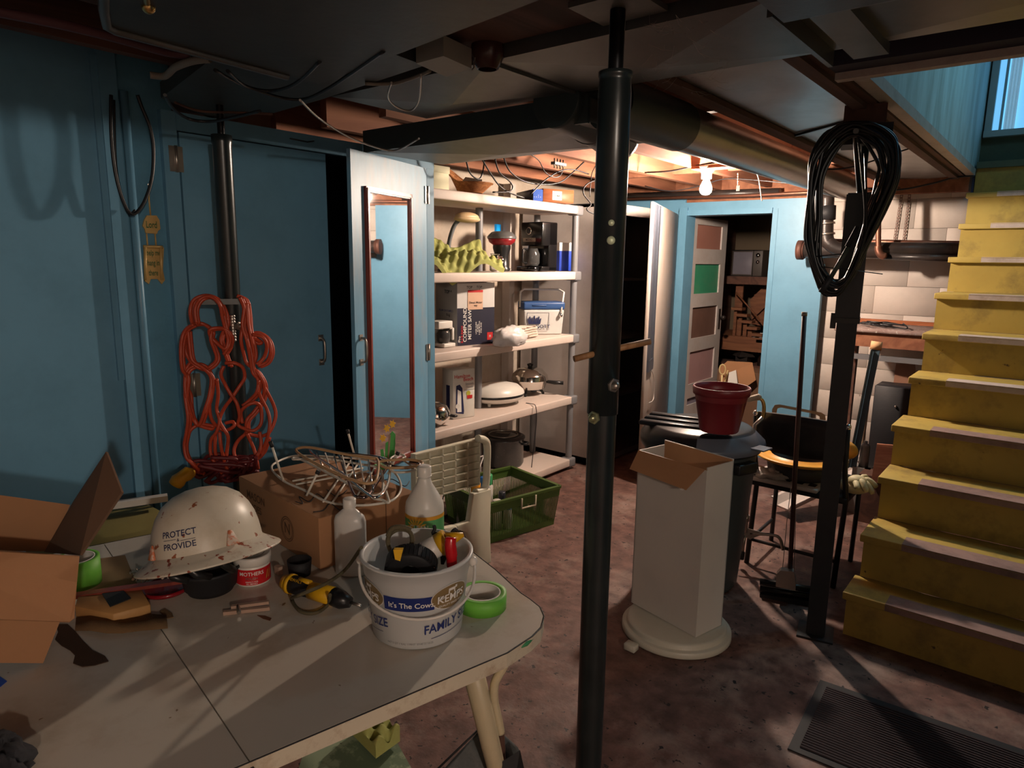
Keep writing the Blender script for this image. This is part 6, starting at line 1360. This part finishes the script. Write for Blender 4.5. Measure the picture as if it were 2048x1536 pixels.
# ============================================================ ORANGE CORDS ON THE LEFT POST
g = PV(c3+tow3*.05)
def oc(X, Y, o=0): return g(250+X*.2865, 560+Y*.2865, o)
orm = mat('orange_cord_rubber', (.42, .055, .022), .42, bump=0, var=.08)
strands = [
 [(470, 310), (455, 220), (480, 140), (560, 108), (640, 130), (690, 210), (705, 290), (690, 350), (670, 420), (700, 520), (730, 600)],
 [(500, 300), (490, 200), (530, 130), (600, 118), (660, 170), (680, 260), (700, 340), (720, 420), (700, 480), (640, 440), (600, 400), (590, 350), (640, 335), (700, 345), (735, 400), (725, 460), (690, 520)],
 [(480, 310), (430, 340), (400, 400), (390, 500), (400, 620), (430, 680), (420, 800), (440, 960), (430, 1060), (415, 1150), (430, 1240), (480, 1290), (540, 1350)],
 [(470, 310), (540, 305), (600, 350), (600, 420), (640, 540), (600, 600), (540, 620), (480, 590), (430, 520), (420, 440), (440, 350)],
 [(440, 350), (450, 450), (470, 560), (540, 610), (600, 680), (590, 800), (560, 900), (520, 1010), (480, 980), (450, 900), (420, 760), (430, 640), (480, 600)],
 [(450, 640), (500, 590), (560, 600), (600, 650), (610, 720), (590, 850), (600, 960), (640, 1020), (700, 1050), (760, 1020), (750, 990), (700, 1000)],
 [(700, 580), (760, 580), (820, 610), (835, 680), (800, 740), (740, 830), (690, 900), (660, 980), (690, 1040), (720, 1100), (710, 1200), (700, 1330)],
 [(690, 600), (670, 660), (700, 730), (740, 800), (780, 860), (800, 950), (790, 1010), (840, 1040), (900, 1050), (950, 1000), (950, 900), (920, 860), (860, 870), (810, 920), (820, 1000)],
 [(640, 690), (650, 800), (640, 900), (660, 980), (640, 1060), (600, 1120), (600, 1220), (640, 1300), (680, 1350)],
 [(800, 120), (830, 200), (820, 320), (850, 420), (870, 520), (890, 640), (930, 700), (920, 780), (880, 830), (820, 880)],
 [(780, 110), (840, 140), (860, 240), (870, 360), (900, 430), (940, 430), (900, 400), (880, 380), (940, 370), (1000, 420), (1018, 500), (990, 570), (930, 600)],
 [(850, 160), (860, 300), (880, 400), (900, 520), (880, 600), (930, 650), (970, 730), (960, 830), (900, 920), (850, 980), (850, 1060)],
 [(890, 380), (960, 400), (990, 460), (970, 540), (920, 590)], [(820, 330), (810, 420), (830, 520), (850, 580), (900, 630), (980, 760), (1040, 880), (1050, 960), (1010, 1060), (950, 1090), (880, 1080), (840, 1060)],
 [(930, 700), (940, 800), (990, 900), (1010, 980), (1000, 1080), (960, 1190), (930, 1250)], [(860, 1060), (790, 1120), (760, 1190), (780, 1260), (830, 1310)], [(850, 1070), (900, 1180), (920, 1260), (930, 1320)], [(940, 1060), (950, 1150), (920, 1230)],
 [(470, 560), (430, 620), (420, 720), (460, 800), (470, 900), (500, 1000), (600, 1040), (610, 1020), (520, 1010), (450, 1060), (430, 1180), (470, 1280), (520, 1350)],
 [(660, 1060), (670, 1160), (690, 1250), (720, 1340)], [(630, 1080), (630, 1200), (660, 1320)], [(1010, 1100), (980, 1190), (940, 1240)]]
t = thing('extension_cord', 'braided hank of orange extension cord hanging on the left black post', 'cord', Vector((c3.x, c3.y, .9)))
rr = random.Random(9)
for k, s_ in enumerate(strands):
    o = .0+.03*((k*7) % 5)/4
    part('strand', MB().tube(cr([oc(x, y, o+.008*sin(i*1.7+k)) for i, (x, y) in enumerate(s_)], 6), .0066, 8), orm, t, True)
    if k in (0, 1, 3, 4, 9, 10, 11, 2): part('strand', MB().tube(cr([oc(x+16, y+7, o-.012+.006*sin(i+k)) for i, (x, y) in enumerate(s_)], 5), .0066, 8), orm, t, True)
t = thing('extension_cord', 'dark red tangled lower end of cord with a yellow plug beside the hard hat', 'cord', oc(600, 1400))
drm = mat('dark_red_cord', (.12, .012, .015), .5)
for k in range(12): part('strand', MB().tube(cr([oc(520+rr.uniform(-40, 420), 1290+rr.uniform(-60, 130), rr.uniform(-.03, .05)) for _ in range(5)], 6), .0075, 8), drm, t, True)
part('plug', MB().tube([oc(350, 1430, .06), oc(372, 1400, .06), oc(400, 1375, .06), (oc(440, 1350, .06)), oc(475, 1345, .05)], [.024, .027, .022, .026, .016], 16), mat('yellow_plug', (.62, .33, .02), .4), t, True)
part('plug_cord', MB().tube(cr([oc(470, 1345, .05), oc(500, 1330, .03), oc(520, 1280, .02)], 4), .0085, 8), orm, t, True)
# a dark tool box on the floor behind the table that the cords rest on
solo('dark_crate', MB().box(-2.50, -2.12, 1.42, 1.78, 0, .62).bevelled(.01, 1), mat('dark_crate_m', (.02, .018, .02), .6), 'dark crate behind the table, below the orange cords', 'crate')
solo('yellow_paper', MB().box(-2.45, -2.10, .60, .95, .0, .70).bevelled(.004, 1), mat('olive_box', (.20, .17, .05), .7), 'yellowish box standing against the wall behind the table', 'box')
solo('white_strip', MB().beam((-2.44, .62, .735), (-2.30, .98, .735), .03, .02), white_pl, 'narrow white plastic strip lying on the yellowish box', 'strip')
# ============================================================ LAMP
t = thing('light_bulb', 'bare glowing light bulb in a white porcelain socket under the joists', 'lamp', (BULB.x, BULB.y, BULB.z))
part('socket', MB().lathe([(.058, 2.118), (.058, 2.108), (.040, 2.09), (.030, 2.075), (.030, 2.045), (.0, 2.045)], 32, RZ(0, (BULB.x, BULB.y, 0))), mat('porcelain', (.75, .72, .68), .25), t, True)
part('bulb', MB().lathe([(.014, .062), (.018, .05), (.032, .02), (.036, 0), (.033, -.018), (.02, -.031), (0, -.036)], 32, RZ(0, BULB)), mat('bulb_glow', (1, .9, .8), .5, bump=0, var=0, emit=(1, .80, .64), estr=BULB_E), t, True)
# ============================================================ SIGN, CABLES
XW = XL-.022
def wl_(px, py, o=0): return P(px, py, 0, XW+o)
brs = mat('brass_sign', (.50, .33, .12), .45, .2, dirt=(.15, .09, .02), damt=.3)
t = thing('hanging_sign', 'small two-tier brass coloured sign reading Lord help me hang in there on the blue wall', 'sign', wl_(305, 560))
part('upper_plate', MB().prism([wl_(*p) for p in ((287, 440), (292, 431), (311, 431), (317, 440), (319, 458), (314, 462), (312, 468), (290, 466), (288, 458), (284, 452))], (.008, 0, 0)), brs, t, True)
part('lower_plate', MB().prism([wl_(*p) for p in ((286, 494), (289, 490), (322, 491), (326, 496), (324, 540), (328, 560), (322, 568), (314, 558), (300, 558), (296, 568), (288, 562), (290, 540))], (.008, 0, 0)), brs, t, True)
for x in (293, 310): part('chain', MB().tube([wl_(x, 467, .004), wl_(x+2, 491, .004)], .003, 6), brs, t, True)
for a, b_ in (((290, 492), (291, 560)), ((321, 492), (324, 560)), ((287, 493), (325, 494))): part('bamboo_edge', MB().tube([wl_(*a, .009), wl_(*b_, .009)], .0055, 8), brs, t, True)
part('hanger', MB().tube([wl_(301, 431, .004), wl_(298, 400, .004), wl_(297, 368, .004)], .003, 6), brs, t, True); part('nail', MB().tube([wl_(297, 369, 0), wl_(297, 369, .02)], .003, 6), steel, t, True)
dgr = mat('dark_green_print', (.01, .09, .03), .5, bump=0)
yv = Vector((0, 1, 0)); 
def wtx(px, py): o = wl_(px, py, .0095); return lambda u, v: o+yv*u+Vector((0, 0, v))
txt(t, 'Lord', .034, wtx(303, 450), dgr, squash=.6)
for k, s_ in enumerate(('help me', 'hang in', 'there')): txt(t, s_, .029, wtx(307, 506+20*k), dgr, squash=.52)
def cab(label, pts, ax, val, r=.004, m=cable_m, name='cable', cat='cable', grp=None, n=7):
    return solo(name, MB().tube(cr([P(x, y, ax, val) if not hasattr(val, '__len__') else P(x, y, ax, val[i]) for i, (x, y) in enumerate(pts)], 6), r, n), m, label, cat, grp)
cab('thick black cable hanging in a long loop on the blue wall above the sign', [(222, 190), (222, 260), (228, 330), (242, 390), (262, 428), (285, 410), (303, 360), (307, 300), (300, 255), (284, 215), (275, 190)], 0, XW+.06, .006)
cab('second thin black cable following the hanging loop', [(228, 200), (232, 330), (246, 400), (258, 428), (270, 420)], 0, XW+.03, .004)
cab('black cable sagging below the plenum towards the left post', [(330, 190), (345, 215), (375, 237), (420, 243), (470, 234), (520, 222)], 2, 1.98, .005)
cab('dull cable bundle strand behind the left post screw', [(350, 205), (400, 222), (470, 225), (545, 228)], 2, 2.0, .004, joist_d)
cab('black cable drooping under the plenum edge', [(455, 142), (490, 172), (540, 182), (590, 168), (640, 122)], 2, 2.02, .005)
cab('black cable running from the plenum edge to the junction box', [(430, 140), (480, 168), (560, 195), (610, 198), (655, 178), (702, 147), (767, 102)], 2, 2.02, .005)
cab('thin grey wire sagging across the cupboard top', [(600, 200), (640, 238), (700, 275), (760, 297), (795, 300), (838, 277)], 2, 1.97, .0035, steel, 'wire', 'wire')
cab('short wire loop hanging under the trunk duct', [(783, 165), (776, 195), (795, 215), (822, 221), (838, 200), (842, 150)], 2, 2.04, .003, steel, 'wire', 'wire')
cab('pale cable lying along the near edge of the trunk duct', [(730, 167), (780, 168), (820, 158), (860, 142)], 2, 2.06, .005, mat('old_pale_cable', (.25, .22, .18), .6), 'cable')
cab('pinkish pipe running along the dark joists at the upper left', [(-20, 20), (120, 48), (230, 75), (330, 103), (380, 110)], 2, 2.08, .012, mat('dusky_pink_pipe', (.10, .04, .05), .6), 'pipe', 'pipe')
cab('pale bent conduit crossing below the joists at the upper left', [(300, 150), (330, 152), (350, 135), (385, 122), (420, 118)], 2, 2.06, .010, MC['old_pale_cable'], 'pipe', 'pipe')
q = [P(832, 127, 2, 2.055), P(887, 112, 2, 2.055), P(943, 137, 2, 2.055), P(893, 154, 2, 2.055)]
t = thing('junction_box', 'square pale junction box plate under the beam with a round lamp holder', 'junction box', sum(q, Vector())/4)
part('plate', MB().prism(q, (0, 0, .05)), mat('dusty_box_metal', (.30, .28, .24), .6), t, True)
lh = P(975, 122, 2, 2.08); part('lamp_holder', MB().lathe([(.045, .05), (.045, .02), (.03, -.01), (.025, -.012)], 28, RZ(0, (lh.x, lh.y, 2.07))), mat('dark_brown_bakelite', (.06, .02, .015), .25), t, True)
part('pull_hook', MB().tube([P(950, 115, 2, 2.06), P(948, 135, 2, 2.04), P(944, 140, 2, 2.03)], .002, 6), steel, t, True)
bh = P(290, 0, 2, 2.03)
t = thing('brass_fitting', 'small brass fitting under the plenum at the top edge', 'fitting', bh)
part('stem', MB().tube([P(290, -30, 2, 2.03), P(294, 5, 2, 2.02)], .006, 10), brass, t, True); part('ball', MB().ell(P(297, 14, 2, 2.02), .013), brass, t, True)
def z5(p): return (840+p[0]/4.8, 300+p[1]/4.8)
w = [[(440, 90), (480, 220), (560, 280), (600, 220), (620, 90)], [(590, 80), (680, 230), (760, 340), (860, 410), (1000, 460)], [(720, 80), (760, 210), (860, 300), (890, 360), (850, 400), (700, 405)],
     [(800, 60), (860, 200), (1000, 300), (1180, 330), (1340, 310), (1450, 230), (1600, 90)], [(1060, 430), (1200, 290), (1350, 200), (1480, 190), (1620, 230)], [(1040, 30), (1140, 100), (1200, 210), (1280, 260), (1340, 250), (1370, 200)],
     [(1350, 10), (1450, 80), (1600, 90), (1760, 70), (1900, 100)], [(1740, 70), (1660, 200), (1640, 300), (1630, 450)], [(1900, 290), (1700, 290), (1590, 340), (1570, 420), (1640, 520), (1600, 570), (1680, 612), (1800, 580), (1870, 520)], [(1600, 90), (1800, 150), (1960, 200)]]
nm = ['short black cable loop above the wicker basket', 'black cable falling across the top shelf to the dark box', 'black cable looping beside the wicker basket', 'long sagging black cable along the orange joists', 'pale-lit cable arching over the blue box end', 'thin green-black wire below the terminal block', 'black cable along the joist towards the centre post', 'thin cord hanging above the white cabinet', 'round loop of thin cable above the white cabinet', 'black cable slanting behind the centre post']
for k, s_ in enumerate(w): cab(nm[k], [z5(p) for p in s_], 0, -2.48+.02*k, .0042 if k not in (5, 7) else .0028)
a = P(840+1270/4.8, 300+110/4.8, 0, -2.45); b_ = P(840+1380/4.8, 300+160/4.8, 0, -2.45)
t = thing('terminal_block', 'small grey terminal block on the orange joist', 'terminal block', (a+b_)/2)
part('block', MB().box(-2.46, -2.43, a.y, b_.y, b_.z, a.z), grey_pl, t, True)
for k in range(4): y_ = a.y+(b_.y-a.y)*(k+.5)/4; part('screw', MB().tube([(-2.445, y_, b_.z-.02), (-2.445, y_, a.z+.02)], .004, 6), steel, t, True)
# wires round the lamp
Yw = 4.05
cab('black wire looping down from the joist beside the lamp', [(1400, 330), (1450, 320), (1448, 300), (1462, 280), (1485, 280), (1500, 310), (1505, 330)], 1, Yw, .004)
cab('pair of dark wires running left from the lamp along the joist', [(1290, 345), (1340, 342), (1390, 332), (1440, 322)], 1, Yw, .005)
cab('thin dark wire running from the lamp to the cable coil', [(1440, 322), (1500, 325), (1580, 335), (1625, 338), (1700, 335), (1800, 303), (1850, 288)], 1, Yw, .004)
cab('thin dark wire passing low behind the lamp', [(1290, 372), (1340, 382), (1400, 372), (1450, 358), (1530, 362), (1620, 372)], 1, 4.6, .0035)
cab('pale wire with a clip hanging right of the lamp', [(1505, 310), (1512, 340), (1518, 360), (1522, 390), (1524, 402)], 1, Yw, .003, steel, 'wire', 'wire')
cab('black wire sagging on the white wall to the stair top', [(1700, 375), (1790, 380), (1860, 368), (1910, 355), (1950, 352)], 1, 5.3, .006)
b = MB()
for k in range(5): b.tube([P(1476, 346+k*5, 1, Yw), P(1476, 350+k*5, 1, Yw)], .003, 6)
b.box(*[v for v in (P(1473, 372, 1, Yw).x, P(1480, 372, 1, Yw).x, Yw-.002, Yw+.002, P(1476, 382, 1, Yw).z, P(1476, 371, 1, Yw).z)])
solo('hanging_clip', b, steel, 'little chain with a metal clip hanging just right of the lamp', 'clip', kind=None)
# cobwebs by the head of the centre post
b = MB(); rr = random.Random(21)
for k in range(46):
    x = rr.uniform(1285, 1440); y = rr.uniform(35, 190); A = P(x, y, 2, 2.04+.03*rr.random()); B_ = P(x+rr.uniform(-50, 60), y+rr.uniform(-30, 30), 2, 2.04+.03*rr.random()); Mi = (A+B_)/2-Vector((0, 0, .006))
    b.tube([A, Mi, B_], .0004, 3)
solo('cobweb', b, mat('web', (.4, .36, .32), .8, bump=0), 'dusty cobwebs strung around the head of the centre post', 'cobweb', kind='stuff')
